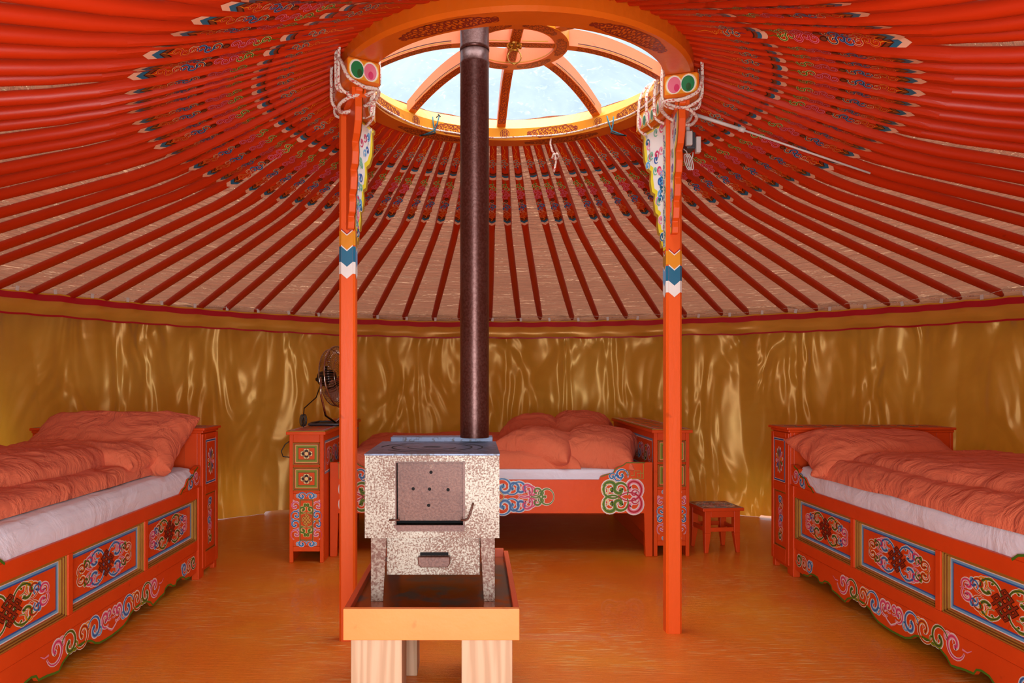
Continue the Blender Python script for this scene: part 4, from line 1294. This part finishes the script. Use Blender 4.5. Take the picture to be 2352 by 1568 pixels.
    # bed-side face: frame and sunk board
    b.box(d1 - .02, d1, .022, .10, .05, .835, 'paint_bed', T); b.box(d1 - .02, d1, CW - .10, CW - .02, .05, .835, 'paint_bed', T)
    b.box(d1 - .02, d1, .10, CW - .10, .785, .835, 'paint_bed', T); b.box(d1 - .02, d1, .10, CW - .10, .05, .62, 'paint_bed', T)
    b.box(d1 - .017, d1 - .010, .10, CW - .10, .62, .785, 'paint_bed', T)
    for w_ in (.0, CW - .03):
        b.box(d0 - .002, d0 + .04, w_, w_ + .03, 0, .05, 'paint_bed', T); b.box(d1 - .04, d1 + .002, w_, w_ + .03, 0, .05, 'paint_bed', T)
    b.box(d0 + .018, d1 - .02, .022, CW - .02, .05, .07, 'paint_bed', T)
    # raised stiles of the painted end
    fe = lambda u, v, o: T(u, .002 - o, v)
    for a in ((d0, d0 + .035, .05, .83), (d1 - .045, d1, .05, .83), (d0 + .035, d1 - .045, .05, .135), (d0 + .035, d1 - .045, .475, .525), (d0 + .035, d1 - .045, .80, .83)):
        b.box(a[0], a[1], -.010, .002, a[2], a[3], 'paint_bed', T)
    b.build('body', ct, bevel=.003)
    # upper flower panel
    b = MB()
    u0, u1, v0, v1 = d0 + .036, d1 - .046, .526, .799
    b.box(u0, u1, -.008, .0, v0, v1, 'paint_bed', T)
    fp = lambda u, v, o: T(u, -.008 - o, v)
    b.rect(fp, u0 + .003, u1 - .003, v0 + .006, v1 - .006, .003, 'white', .0006); b.rect(fp, u0 + .006, u1 - .006, v0 + .009, v1 - .009, .009, 'blue', .0008); b.rect(fp, u0 + .015, u1 - .015, v0 + .018, v1 - .018, .0025, 'white', .0010)
    cu, cv = (u0 + u1) / 2, (v0 + v1) / 2
    cl = ['orange', 'pink', 'blue', 'navy', 'green', 'orange', 'pink', 'blue', 'teal', 'olive', 'crimson', 'green']
    for k in range(12):
        a = 2 * PI * k / 12 + .13
        rx, ry = .055, .082
        pet = []
        for q in range(11):
            f = q / 10; wd = .13 * sin(PI * min(1, f * 1.02)) ** .6 * (f ** .5) + .02
            pet.append((f, wd))
        L_ = [(cu + rx * f * cos(a - wd), cv + ry * f * sin(a - wd)) for f, wd in [(p, w_ * 1.7) for p, w_ in pet]]
        R_ = [(cu + rx * f * cos(a + wd), cv + ry * f * sin(a + wd)) for f, wd in [(p, w_ * 1.7) for p, w_ in pet]][::-1]
        b.patch(fp, L_ + R_[:-1], 'white', .0010 + .00002 * k)
        L2 = [(cu + (x - cu) * .9, cv + (y - cv) * .9) for x, y in L_ + R_[:-1]]
        a2 = [(x * .86 + (cu + rx * .5 * cos(a)) * .14, y * .86 + (cv + ry * .5 * sin(a)) * .14) for x, y in L2]
        b.patch(fp, a2, cl[k], .0014 + .00002 * k)
    b.build('flower_panel', ct)
    # lower sunk panel with a scroll vine
    b = MB()
    u0, u1, v0, v1 = d0 + .035, d1 - .045, .135, .475
    b.box(u0, u1, -.001, .003, v0, v1, 'paint_bed', T)
    fq = lambda u, v, o: T(u, -.001 - o, v)
    for m_, key in ((0, 'goldpaint'), (.004, 'brown'), (.007, 'goldpaint')):
        b.rect(lambda u, v, o: fq(u, v, o + .006 - m_ * .6), u0 + m_, u1 - m_, v0 + m_, v1 - m_, .004, key, .0)
    wave_chain(b, fq, cu, v0 + .04, cu, v1 - .04, 'gopbpob', .026, .0085)
    b.build('scroll_panel', ct)
    # top slab
    b = MB()
    prt = [(-.022, .0), (-.022, .012), (-.010, .026), (.0, .030)]
    b.box(d0 - .02, d1 + .012, -.022, CW + .012, .850, .865, 'paint_bed', T); b.box(d0 - .008, d1 + .004, -.010, CW + .004, .835, .850, 'paint_bed', T)
    ft = lambda u, v, o: T(u, v, .865 + o)
    b.rect(ft, d0 - .008, d1, -.010, CW, .008, 'skyblue', .0006)
    b.rect(ft, d0 + .006, d1 - .014, .004, CW - .014, .004, 'white', .0008)
    for k in range(8):
        u_ = (d0 + d1) / 2; v_ = .08 + k * .115
        for s in (-1, 1): curl(b, ft, (u_, v_ - .03), (u_ + s * .04, v_), s, .008, 'pink' if k % 2 else 'skyblue', 'deep_pink' if k % 2 else 'blue')
    b.build('top', ct, bevel=.004)
    return T
TL = side_bed(-1, -1.585, 4.36, 'orange single bed with painted panels along the left side of the tent', 'left')
TR = side_bed(1, 1.855, 4.42, 'orange single bed with painted panels along the right side of the tent', 'right')

# left pillow, propped on the head cabinet
b = MB()
T = frame3((-2.00, 4.10, .80), rz=math.radians(2), rx=math.radians(28))
puff(b, T, .43, .27, .105, .085, 'coral_cloth', p=4, q=3.2, e=.5, pinch=.10, wr=.012, seed=1.3, n=60, freq=6)
tag(b.build('pillow', loc=(-2.0, 4.12, .66), merge=True), 'plump coral pillow propped against the head cabinet of the left bed', 'pillow', 'coral pillows')
# left duvet: a lower layer and a thick upper fold
b = MB()
def TLd(x, y, z): return Vector((x, y, z))
T = lambda x, y, z: Vector((-2.08 + x, 3.08 + y, .655 + z))
def shpL(u, v, z, pr):
    return z
puff(b, T, .42, .96, .072, 0.0, 'coral_cloth', p=10, q=14, e=.30, pinch=.02, wr=.010, seed=4.4, n=90, freq=5, lump=.012)
T = lambda x, y, z: Vector((-2.155 + x + .03 * sin(y * 5), 3.02 + y, .700 + z))
puff(b, T, .37, .95, .115, 0.0, 'coral_cloth', p=5, q=12, e=.42, pinch=.03, wr=.017, seed=7.7, n=100, freq=4.5, lump=.03)
# rolled end of the fold
T = frame3((-2.04, 3.82, .735), rz=math.radians(-4), rx=math.radians(4))
puff(b, T, .40, .155, .085, .05, 'coral_cloth', p=5, q=2.4, e=.5, pinch=.04, wr=.016, seed=9.1, n=60, freq=6)
tag(b.build('duvet', loc=(-2.08, 3.08, .655), merge=False), 'rumpled coral duvet folded over on the left bed', 'duvet', 'coral duvets')

# right pillow
b = MB()
T = frame3((2.22, 4.15, .715), rz=math.radians(-7), rx=math.radians(16))
puff(b, T, .43, .27, .13, .055, 'coral_cloth', p=3.4, q=2.8, e=.55, pinch=.13, wr=.011, seed=21.3, n=60, freq=5)
tag(b.build('pillow', loc=(2.22, 4.15, .66), merge=True), 'coral pillow with a pointed corner at the head of the right bed', 'pillow', 'coral pillows')
b = MB()
T = lambda x, y, z: Vector((2.275 + x, 3.14 + y, .655 + z - .03 * max(0, (-x - .36) / .06)))
puff(b, T, .43, .96, .060, 0.0, 'coral_cloth', p=10, q=12, e=.30, pinch=.02, wr=.010, seed=14.4, n=90, freq=5, lump=.012)
T = lambda x, y, z: Vector((2.36 + x - .02 * sin(y * 4), 3.12 + y, .692 + z))
puff(b, T, .39, .95, .088, 0.0, 'coral_cloth', p=6, q=10, e=.40, pinch=.03, wr=.014, seed=17.7, n=100, freq=4.2, lump=.024)
tag(b.build('duvet', loc=(2.275, 3.14, .655), merge=False), 'rumpled coral duvet folded over on the right bed', 'duvet', 'coral duvets')

# ================================================================== BACK BED (double)
BX0, BX1, BY0, BY1 = -.937, 1.153, 4.876, 6.42
t = thing('bed', ((BX0 + BX1) / 2, (BY0 + BY1) / 2, 0), 'wide orange bed with painted scrolls standing against the back wall', 'bed')
b = MB()
fb = lambda u, v, o: Vector((u, BY0 - o, v))
rail = [(BX0, 0), (BX0 + .045, 0), (BX0 + .055, .280), (BX1 - .055, .280), (BX1 - .045, 0), (BX1, 0), (BX1, .610), (BX1 - .17, .612), (BX1 - .185, .598), (BX1 - .20, .590), (BX1 - .225, .580), (BX1 - .243, .565), (BX1 - .25, .545), (BX1 - .275, .538), (BX1 - .31, .530), (BX1 - .335, .520), (BX1 - .345, .497)]
m = [(BX0 + (BX1 - x), z) for x, z in rail[6:]][::-1]
b.prism(rail + m, fb, -.028, 0.0, 'paint_back_lit')
cxm = (BX0 + BX1) / 2
for s in (-1, 1):
    e_ = BX1 if s > 0 else BX0
    q = lambda x: e_ - s * x
    b.strip(fb, [(q(.05), .608), (q(.17), .608), (q(.19), .592), (q(.225), .577), (q(.246), .562), (q(.255), .543), (q(.31), .527), (q(.335), .517)], .006, 'green', .0012)
    # corner: gold key fret and blue scrolls
    for pts in ([(.060, .60), (.060, .505), (.135, .505)], [(.060, .54), (.10, .54), (.10, .515), (.078, .515), (.078, .555), (.12, .555), (.12, .525), (.14, .525)]):
        P = [(q(x), z) for x, z in pts]
        b.strip(fb, P, .008, 'brown', .0010); b.strip(fb, P, .005, 'gold', .0014)
    curl(b, fb, (q(.17), .505), (q(.165), .537), -s, .005, 'gold', 'brown', line='brown')
    curl(b, fb, (q(.16), .512), (q(.205), .528), s, .009, 'skyblue', 'blue'); curl(b, fb, (q(.20), .535), (q(.228), .516), -s, .007, 'skyblue', 'blue'); curl(b, fb, (q(.235), .520), (q(.262), .518), s, .007, 'skyblue', 'blue')
    # side motif: green S curves and pink heart
    for sy_ in (-1, 1):
        z0 = .388
        g = lambda x, y: (q(x), z0 + sy_ * y)
        curl(b, fb, g(.165, .010), g(.215, .045), s * sy_, .015, 'olive', 'green'); curl(b, fb, g(.20, .02), g(.268, .058), -s * sy_, .016, 'olive', 'green')
        curl(b, fb, g(.275, .075), g(.300, .042), s * sy_, .006, 'cream', None)
        curl(b, fb, g(.225, .012), g(.135, .058), s * sy_, .017, 'pink', 'crimson', turns=1.0); curl(b, fb, g(.09, .01), g(.118, .022), s * sy_, .010, 'pink', 'crimson')
        # half of central motif
        h = lambda x, y: (cxm + s * x, z0 + sy_ * y)
        curl(b, fb, h(.03, .10), h(.080, .058), -s * sy_, .014, 'skyblue', 'blue'); curl(b, fb, h(.03, .085), h(.02, .098), s * sy_, .008, 'skyblue', 'blue')
        curl(b, fb, h(.095, .03), h(.140, .062), s * sy_, .012, 'skyblue', 'blue'); curl(b, fb, h(.13, .04), h(.185, .052), -s * sy_, .012, 'skyblue', 'blue')
        curl(b, fb, h(.17, .018), h(.225, .048), s * sy_, .011, 'pink', 'deep_pink'); curl(b, fb, h(.21, .02), h(.258, .030), -s * sy_, .010, 'pink', 'deep_pink')
        curl(b, fb, h(.25, .015), h(.293, .032), s * sy_, .009, 'olive', 'green'); curl(b, fb, h(.31, .006), h(.325, .022), -s * sy_, .008, 'olive', 'green')
        curl(b, fb, h(.405, .0), h(.350, .012), s * sy_, .008, 'olive', 'green', turns=.8)
        b.strip(fb, [h(.0, .10), h(.085, .0)], .009, 'brown', .0010); b.strip(fb, [h(.0, .10), h(.085, .0)], .006, 'gold', .0014)
knot(b, fb, cxm, .388, .06, 'gold', 'brown', rot=PI / 4, w=.008)
b.build('front_rail', t, bevel=.003)
b = MB()
b.box(BX1 - .045, BX1 - .001, BY0 + .03, BY0 + .06, 0, .28, 'paint_back_lit'); b.box(BX1 - .045, BX1 - .012, BY1 - .05, BY1, 0, .28, 'paint_back_lit')
b.build('leg', t, bevel=.003)
b = MB(); b.box(BX1 - .030, BX1, BY0 + .061, BY1 - .052, .13, .495, 'paint_back_lit'); b.build('end_board', t, bevel=.003)
b = MB(); b.box(BX0 + .001, BX0 + .045, BY0 + .03, BY0 + .06, 0, .28, 'paint_back_lit'); b.build('leg', t, bevel=.003)
b = MB(); b.box(BX0, BX0 + .03, BY0 + .061, BY1 - .052, .13, .495, 'paint_back_lit'); b.build('end_board', t, bevel=.003)
b = MB(); b.box(BX0 + .046, BX1 - .046, BY1 - .03, BY1, .0, .495, 'paint_back_lit'); b.build('back_rail', t, bevel=.003)
b = MB(); b.box(BX0 + .032, BX1 - .032, BY0 + .030, BY1 - .032, .42, .44, 'raw_wood'); b.build('base_board', t)
b = MB()
b.box(BX0 + .034, BX1 - .034, BY0 + .035, BY1 - .035, .442, .560, 'sheet')
tag(b.build('mattress', bevel=.02, seg=3, loc=(cxm, 5.6, .442)), 'wide white-sheeted mattress on the back bed', 'mattress')
# duvets
b = MB()
T = lambda x, y, z: Vector((-.10 + x, 5.30 + y, .562 + z))
puff(b, T, .80, .375, .105, 0.0, 'coral_cloth', p=10, q=8, e=.38, pinch=.02, wr=.010, seed=31.4, n=80, freq=5, lump=.022)
T = frame3((.47, 5.24, .645), rz=math.radians(-24), ry=math.radians(7))
puff(b, T, .27, .30, .150, .05, 'coral_cloth', p=3.2, q=3.0, e=.5, pinch=.07, wr=.017, seed=35.6, n=60, freq=6)
tag(b.build('duvet', loc=(-.1, 5.3, .562)), 'coral duvet with a rolled end on the front half of the back bed', 'duvet', 'coral duvets')
b = MB()
T = lambda x, y, z: Vector((-.10 + x, 6.04 + y, .562 + z))
puff(b, T, .80, .34, .135, 0.0, 'coral_cloth', p=10, q=8, e=.38, pinch=.02, wr=.010, seed=41.4, n=80, freq=5, lump=.025)
T = frame3((.48, 6.0, .68), rz=math.radians(-20))
puff(b, T, .24, .26, .185, .08, 'coral_cloth', p=2.4, q=2.4, e=.5, pinch=.02, wr=.014, seed=43.1, n=60, freq=6)
tag(b.build('duvet', loc=(-.1, 6.04, .562)), 'coral duvet with a rolled end on the far half of the back bed', 'duvet', 'coral duvets')
b = MB()
T = frame3((.865, 5.25, .640), rz=math.radians(-16), rx=math.radians(10), ry=math.radians(4))
puff(b, T, .275, .34, .150, .05, 'coral_cloth', p=3.6, q=3.6, e=.55, pinch=.13, wr=.014, seed=51.1, n=60, freq=6)
tag(b.build('pillow', loc=(.87, 5.24, .562)), 'plump coral pillow on the near right corner of the back bed', 'pillow', 'coral pillows')
b = MB()
T = frame3((.84, 6.00, .69), rz=math.radians(-10), rx=math.radians(10))
puff(b, T, .27, .31, .185, .08, 'coral_cloth', p=3.0, q=3.0, e=.5, pinch=.10, wr=.012, seed=53.1, n=50, freq=6)
tag(b.build('pillow', loc=(.84, 6.0, .562)), 'coral pillow behind the others on the far right corner of the back bed', 'pillow', 'coral pillows')

# ================================================================== BACK CABINETS
def tall_cabinet(x0, x1, y0, y1, label, sd):
    """front looks at the camera; sd=+1: the side that faces the bed is +X"""
    t = thing('bedside_cabinet', ((x0 + x1) / 2, (y0 + y1) / 2, 0), label, 'cabinet', 'narrow painted cabinets at the ends of the back bed')
    W = x1 - x0
    b = MB()
    fr = lambda u, v, o: Vector((x0 + u, y0 - o, v))
    b.box(x0, x0 + .018, y0 + .018, y1, .0, .802, 'paint_back_lit'); b.box(x1 - .018, x1, y0 + .018, y1, .0, .802, 'paint_back_lit')
    b.box(x0 + .018, x1 - .018, y1 - .018, y1, .05, .802, 'paint_back_lit'); b.box(x0 + .018, x1 - .018, y0 + .02, y1 - .018, .07, .085, 'paint_back_lit')
    # front frame
    for a in ((0, .024, .0, .802), (W - .024, W, .0, .802), (.024, W - .024, .752, .802), (.024, W - .024, .598, .612), (.024, W - .024, .435, .452), (.024, W - .024, .07, .10)):
        b.box(x0 + a[0], x0 + a[1], y0, y0 + .018, a[2], a[3], 'paint_back_lit')
    # bed side: sunk scroll panel near the top
    sx = x1 if sd > 0 else x0
    fs = lambda u, v, o: Vector((sx + sd * o, y0 + u, v))
    b.rect(fs, .03, y1 - y0 - .03, .55, .76, .012, 'skyblue', .0008)
    b.rect(fs, .042, y1 - y0 - .042, .562, .748, .006, 'white', .0010)
    wave_chain(b, fs, .09, .655, .75, .655, 'pgpbopg', .04, .012)
    b.build('body', t, bevel=.003)
    for z0, z1 in ((.613, .751), (.453, .597)):
        b = MB(); u0, u1 = .0245, W - .0245
        b.box(x0 + u0, x0 + u1, y0 + .002, y0 + .02, z0, z1, 'paint_back_lit')
        for m_, key, o_ in ((0, 'goldpaint', .010), (.004, 'brown', .007), (.006, 'goldpaint', .006)):
            for a in ((u0 + m_, u1 - m_, z0 + m_, z0 + m_ + .0045), (u0 + m_, u1 - m_, z1 - m_ - .0045, z1 - m_), (u0 + m_, u0 + m_ + .0045, z0 + m_, z1 - m_), (u1 - m_ - .0045, u1 - m_, z0 + m_, z1 - m_)):
                b.box(x0 + a[0], x0 + a[1], y0 + .002 - o_, y0 + .002, a[2], a[3], key)
        fd = lambda u, v, o: fr(u, v, o - .002)
        b.rect(fd, u0 + .014, u1 - .014, z0 + .014, z1 - .014, .003, 'cream', .0006)
        b.rect(fd, u0 + .017, u1 - .017, z0 + .017, z1 - .017, .011, 'olive', .0008)
        b.rect(fd, u0 + .028, u1 - .028, z0 + .028, z1 - .028, .0045, 'green', .0010)
        cu, cv = W / 2, (z0 + z1) / 2
        for k in range(4):
            a = k * PI / 2
            for j in (-1, 1):
                a_ = a + j * .28
                b.disc(fd, cu + .027 * cos(a_), cv + .022 * sin(a_), .0125, 'darkbrown', .0012 + .00002 * k, ry=.0115)
                b.disc(fd, cu + .027 * cos(a_), cv + .022 * sin(a_), .0108, 'cream', .0016 + .00002 * k, ry=.0098)
                b.disc(fd, cu + .022 * cos(a_), cv + .018 * sin(a_), .0068, 'darkbrown', .0020 + .00002 * k, ry=.006)
        b.disc(fd, cu, cv, .0135, 'darkbrown', .0024); b.disc(fd, cu, cv, .0118, 'cream', .0028)
        b.build('drawer', t, bevel=.0012)
    # door
    b = MB(); z0, z1 = .101, .434
    b.box(x0 + .0245, x1 - .0245, y0 + .001, y0 + .018, z0, z1, 'paint_back_lit')
    fd = lambda u, v, o: fr(u, v, o - .001)
    cu = W / 2
    u0, u1, v0, v1 = cu - .045, cu + .045, z0 + .035, z1 - .035
    for m_, key in ((0, 'goldpaint'), (.004, 'brown'), (.006, 'goldpaint')): b.rect(fd, u0 + m_, u1 - m_, v0 + m_, v1 - m_, .004, key, .001 + .001 * (.006 - m_) / .006)
    knot(b, fd, cu, (v0 + v1) / 2, .036, 'gold', 'brown', rot=PI / 4, w=.0055, sq=.85)
    for sy_ in (-1, 1):
        for s in (-1, 1):
            c = (cu, (v0 + v1) / 2)
            curl(b, fd, (c[0] + s * .004, c[1] + sy_ * .048), (c[0] + s * .022, c[1] + sy_ * .066), s * sy_, .008, 'olive', 'green', line='cream')
            curl(b, fd, (c[0] + s * .026, c[1] + sy_ * .052), (c[0] + s * .032, c[1] + sy_ * .044), s * sy_, .004, 'olive', None, line='cream')
            curl(b, fd, (c[0] + s * .020, c[1] + sy_ * .086), (c[0] + s * .010, c[1] + sy_ * .094), -s * sy_, .006, 'olive', 'green', line='cream')
    for zc in (z0 + .016, z1 - .018):
        for s in (-1, 1):
            curl(b, fd, (cu, zc - .004 * s), (cu + s * .028, zc), -s, .007, 'skyblue', 'blue'); curl(b, fd, (cu + s * .04, zc - .006), (cu + s * .052, zc + .003), s, .004, 'skyblue', None)
    for s in (-1, 1):
        uc = cu + s * .068
        wave_chain(b, fd, uc, v0 + .015, uc, v1 - .015, 'pbbp', .018, .0065, flip=s)
    dd_ = b.build('door', t, bevel=.0012)
    b = MB()
    kx = x0 + cu + .068
    b.grid(lambda u, v: (kx + .011 * sin(PI * v) * cos(2 * PI * u) , y0 - .009 - .009 * cos(PI * v), .262 + .011 * sin(PI * v) * sin(2 * PI * u)), 16, 8, 'knob', close_u=True)
    b.build('knob', dd_, recalc=False)
    b = MB()
    b.box(x0 - .016, x1 + .016, y0 - .022, y1 + .005, .802, .820, 'paint_back_lit'); b.box(x0 - .014, x1 + .014, y0 - .020, y1 + .004, .820, .827, 'goldpaint')
    ft = lambda u, v, o: Vector((x0 + u, y0 + v, .827 + o))
    D = y1 - y0
    b.patch(ft, [(-.008, -.012), (W + .008, -.012), (W + .008, D - .002), (-.008, D - .002)], 'paint_back_lit', .0004)
    for i_, key in enumerate(('skyblue', 'white', 'pink', 'deep_pink')): b.rect(ft, -.004 + i_ * .008, W + .004 - i_ * .008, -.006 + i_ * .010, D - .01 - i_ * .010, .009, key, .0006 + .0001 * i_)
    for k in range(12):
        v_ = .13 + k * (D - .26) / 11
        for s in (-1, 1): curl(b, ft, (W / 2, v_ - .03), (W / 2 + s * .04, v_), s, .008, ('pink', 'skyblue', 'gold')[k % 3], None, line='cream')
    b.build('top', t, bevel=.002)
tall_cabinet(-1.160, -.945, 4.715, 6.15, 'narrow painted cabinet with flower drawers under the fan, left of the back bed', 1)
tall_cabinet(1.162, 1.392, 4.880, 6.30, 'narrow painted cabinet behind the right post at the pillow end of the back bed', -1)

# ================================================================== STOOL
t = thing('stool', (1.625, 5.10, 0), 'small low red stool with a painted seat beside the right-hand cabinet', 'stool')
Ms = Matrix.Translation(Vector((1.625, 5.10, 0))) @ Matrix.Rotation(math.radians(7), 4, 'Z')
S = lambda x, y, z: Ms @ Vector((x, y, z))
b = MB(); b.box(-.142, .142, -.142, .142, .278, .300, 'paint', S)
ft = lambda u, v, o: S(u, v, .300 + o)
b.rect(ft, -.137, .137, -.137, .137, .006, 'skyblue', .0006); b.rect(ft, -.131, .131, -.131, .131, .003, 'white', .0008)
b.patch(ft, [(-.127, -.127), (.127, -.127), (.127, .127), (-.127, .127)], 'maroon', .0004)
for q in range(4):
    for s in (-1, 1):
        a = q * PI / 2
        R_ = lambda x, y: (x * cos(a) - y * sin(a), x * sin(a) + y * cos(a))
        curl(b, ft, R_(.01, s * .02), R_(.05, s * .035), s, .008, 'pink', None); curl(b, ft, R_(.06, s * .02), R_(.085, s * .055), -s, .007, 'white', None); curl(b, ft, R_(.03, s * .01), R_(.085, s * .0125), s, .006, 'skyblue', None)
b.build('seat', t, bevel=.004)
for sx_ in (-1, 1):
    for sy_ in (-1, 1):
        b = MB(); xo, yo = sx_ * .122, sy_ * .122
        xi, yi = sx_ * .080, sy_ * .080; xb, yb = sx_ * .098, sy_ * .098
        def q4(xa, ya, z): x_ = sorted((xo, xa)); y_ = sorted((yo, ya)); return [S(x_[0], y_[0], z), S(x_[1], y_[0], z), S(x_[1], y_[1], z), S(x_[0], y_[1], z)]
        P_, Q_, R3 = q4(xb, yb, 0), q4(xi, yi, .13), q4(xi, yi, .278)
        b.hexa(P_ + Q_, 'paint'); b.hexa(Q_ + R3, 'paint')
        b.build('leg', t, bevel=.003)
for k in range(4):
    a = k * PI / 2
    Rk = Matrix.Rotation(a, 4, 'Z')
    b = MB(); b.box(-.080, .080, -.120, -.102, .235, .277, 'paint', lambda x, y, z: Ms @ (Rk @ Vector((x, y, z)))); b.build('apron', t, bevel=.002)
    b = MB(); b.box(-.080, .080, -.118, -.104, .140, .168, 'paint', lambda x, y, z: Ms @ (Rk @ Vector((x, y, z)))); b.build('stretcher', t, bevel=.002)

# ================================================================== FAN
fc = Vector((-.95, 5.30, 1.165))
t = thing('fan', (-1.0, 5.30, .828), 'chrome and black fan standing on the left-hand cabinet, half hidden by the post', 'fan')
ax = Vector((.93, -.30, .10)).normalized(); ay = Vector((0, 0, 1)).cross(ax).normalized(); az = ax.cross(ay)
Fp = lambda x, r, a: fc + ax * x + ay * (r * cos(a)) + az * (r * sin(a))
RF = .215
b = MB()
b.tube([Fp(0, RF, 2 * PI * k / 48) for k in range(48)], .006, 'chrome', n=8, closed=True)
b.tube([Fp(.05, RF * .35, 2 * PI * k / 32) for k in range(32)], .003, 'chrome', n=6, closed=True)
b.tube([Fp(.045, RF * .75, 2 * PI * k / 40) for k in range(40)], .0022, 'chrome', n=6, closed=True)
for k in range(72):
    a = 2 * PI * k / 72
    b.tube([Fp(.0, RF, a), Fp(.04, RF * .9, a), Fp(.052, RF * .6, a), Fp(.05, RF * .22, a)], .0013, 'chrome', n=4)
    b.tube([Fp(.0, RF, a), Fp(-.05, RF * .93, a), Fp(-.085, RF * .6, a), Fp(-.09, RF * .3, a)], .0013, 'chrome', n=4)
b.tube([Fp(-.05, RF * .93, 2 * PI * k / 48) for k in range(48)], .004, 'chrome', n=6, closed=True)
b.grid(lambda u, v: Fp(.055 - .004 * v, .001 + RF * .24 * v, 2 * PI * u), 24, 2, 'chrome', close_u=True)
b.build('grille', t, recalc=False)
b = MB()
for k in range(3):
    a0 = k * 2 * PI / 3
    b.grid(lambda u, v: Fp(-.03 + .04 * (u - .5), .03 + (RF * .85 - .03) * v, a0 + (u - .5) * (1.1 - .2 * v)), 8, 8, 'chrome')
tag(b.build('blade', t, recalc=False), 'metal fan blades')
b = MB()
def mot(u, v):
    prof = [(-.05, .0), (-.05, .055), (-.09, .060), (-.15, .052), (-.165, .03), (-.168, 0)]
    k = v * 5; i = min(int(k), 4); f = k - i
    return Fp(prof[i][0] * (1 - f) + prof[i + 1][0] * f, prof[i][1] * (1 - f) + prof[i + 1][1] * f, 2 * PI * u)
b.grid(mot, 20, 20, 'black_plastic', close_u=True)
b.tube([Fp(-.10, .05, PI / 2), Fp(-.10, .085, PI / 2)], .010, 'black_plastic'); b.tube([Fp(-.165, 0, 0), Fp(-.185, 0, 0)], .014, 'black_plastic')
b.build('motor', t, recalc=False)
b = MB()
for s in (0, PI):
    sp_ = Fp(-.02, RF + .012, s)
    b.tube([sp_, sp_ + Vector((0, 0, -.12)), Vector((sp_.x * .6 + fc.x * .4 - .02, sp_.y * .6 + fc.y * .4, .90)), Vector((fc.x - .03, fc.y, .845))], .008, 'chrome', n=8)
    b.tube([sp_ - ay * .0, Fp(-.02, RF - .01, s)], .014, 'black_plastic', n=10)
b.build('stand', t)
b = MB()
b.box(-1.13, -.93, 5.16, 5.46, .828, .836, 'black_plastic')
b.tube([(-1.13, 5.14, .84), (-.93, 5.14, .84), (-.91, 5.3, .84), (-.93, 5.47, .84), (-1.13, 5.47, .84), (-1.15, 5.3, .84)], .009, 'grey_plastic', n=8, closed=True)
b.build('base', t, bevel=.003)
b = MB()
m0 = Fp(-.15, .03, -PI / 2)
b.tube([m0, m0 + Vector((-.03, -.02, -.10)), Vector((-1.165, 5.15, .95)), Vector((-1.14, 5.0, .86)), Vector((-1.13, 4.98, .834))], .004, 'black_plastic', n=6)
for k in range(3):
    b.tube([Vector((-1.145 + .014 * cos(q * PI / 8) + .004 * k, 5.0 + .02 * k, .875 + .038 * sin(q * PI / 8))) for q in range(16)], .0035, 'black_plastic', n=6, closed=True)
b.tube([px(668, 1011, 4.85) - Vector((.0, 0, 0)), px(655, 1020, 4.85), px(646, 1036, 4.85), px(650, 1048, 4.85), px(668, 1050, 4.85)], .0035, 'black_plastic', n=6)
b.build('cord', t)
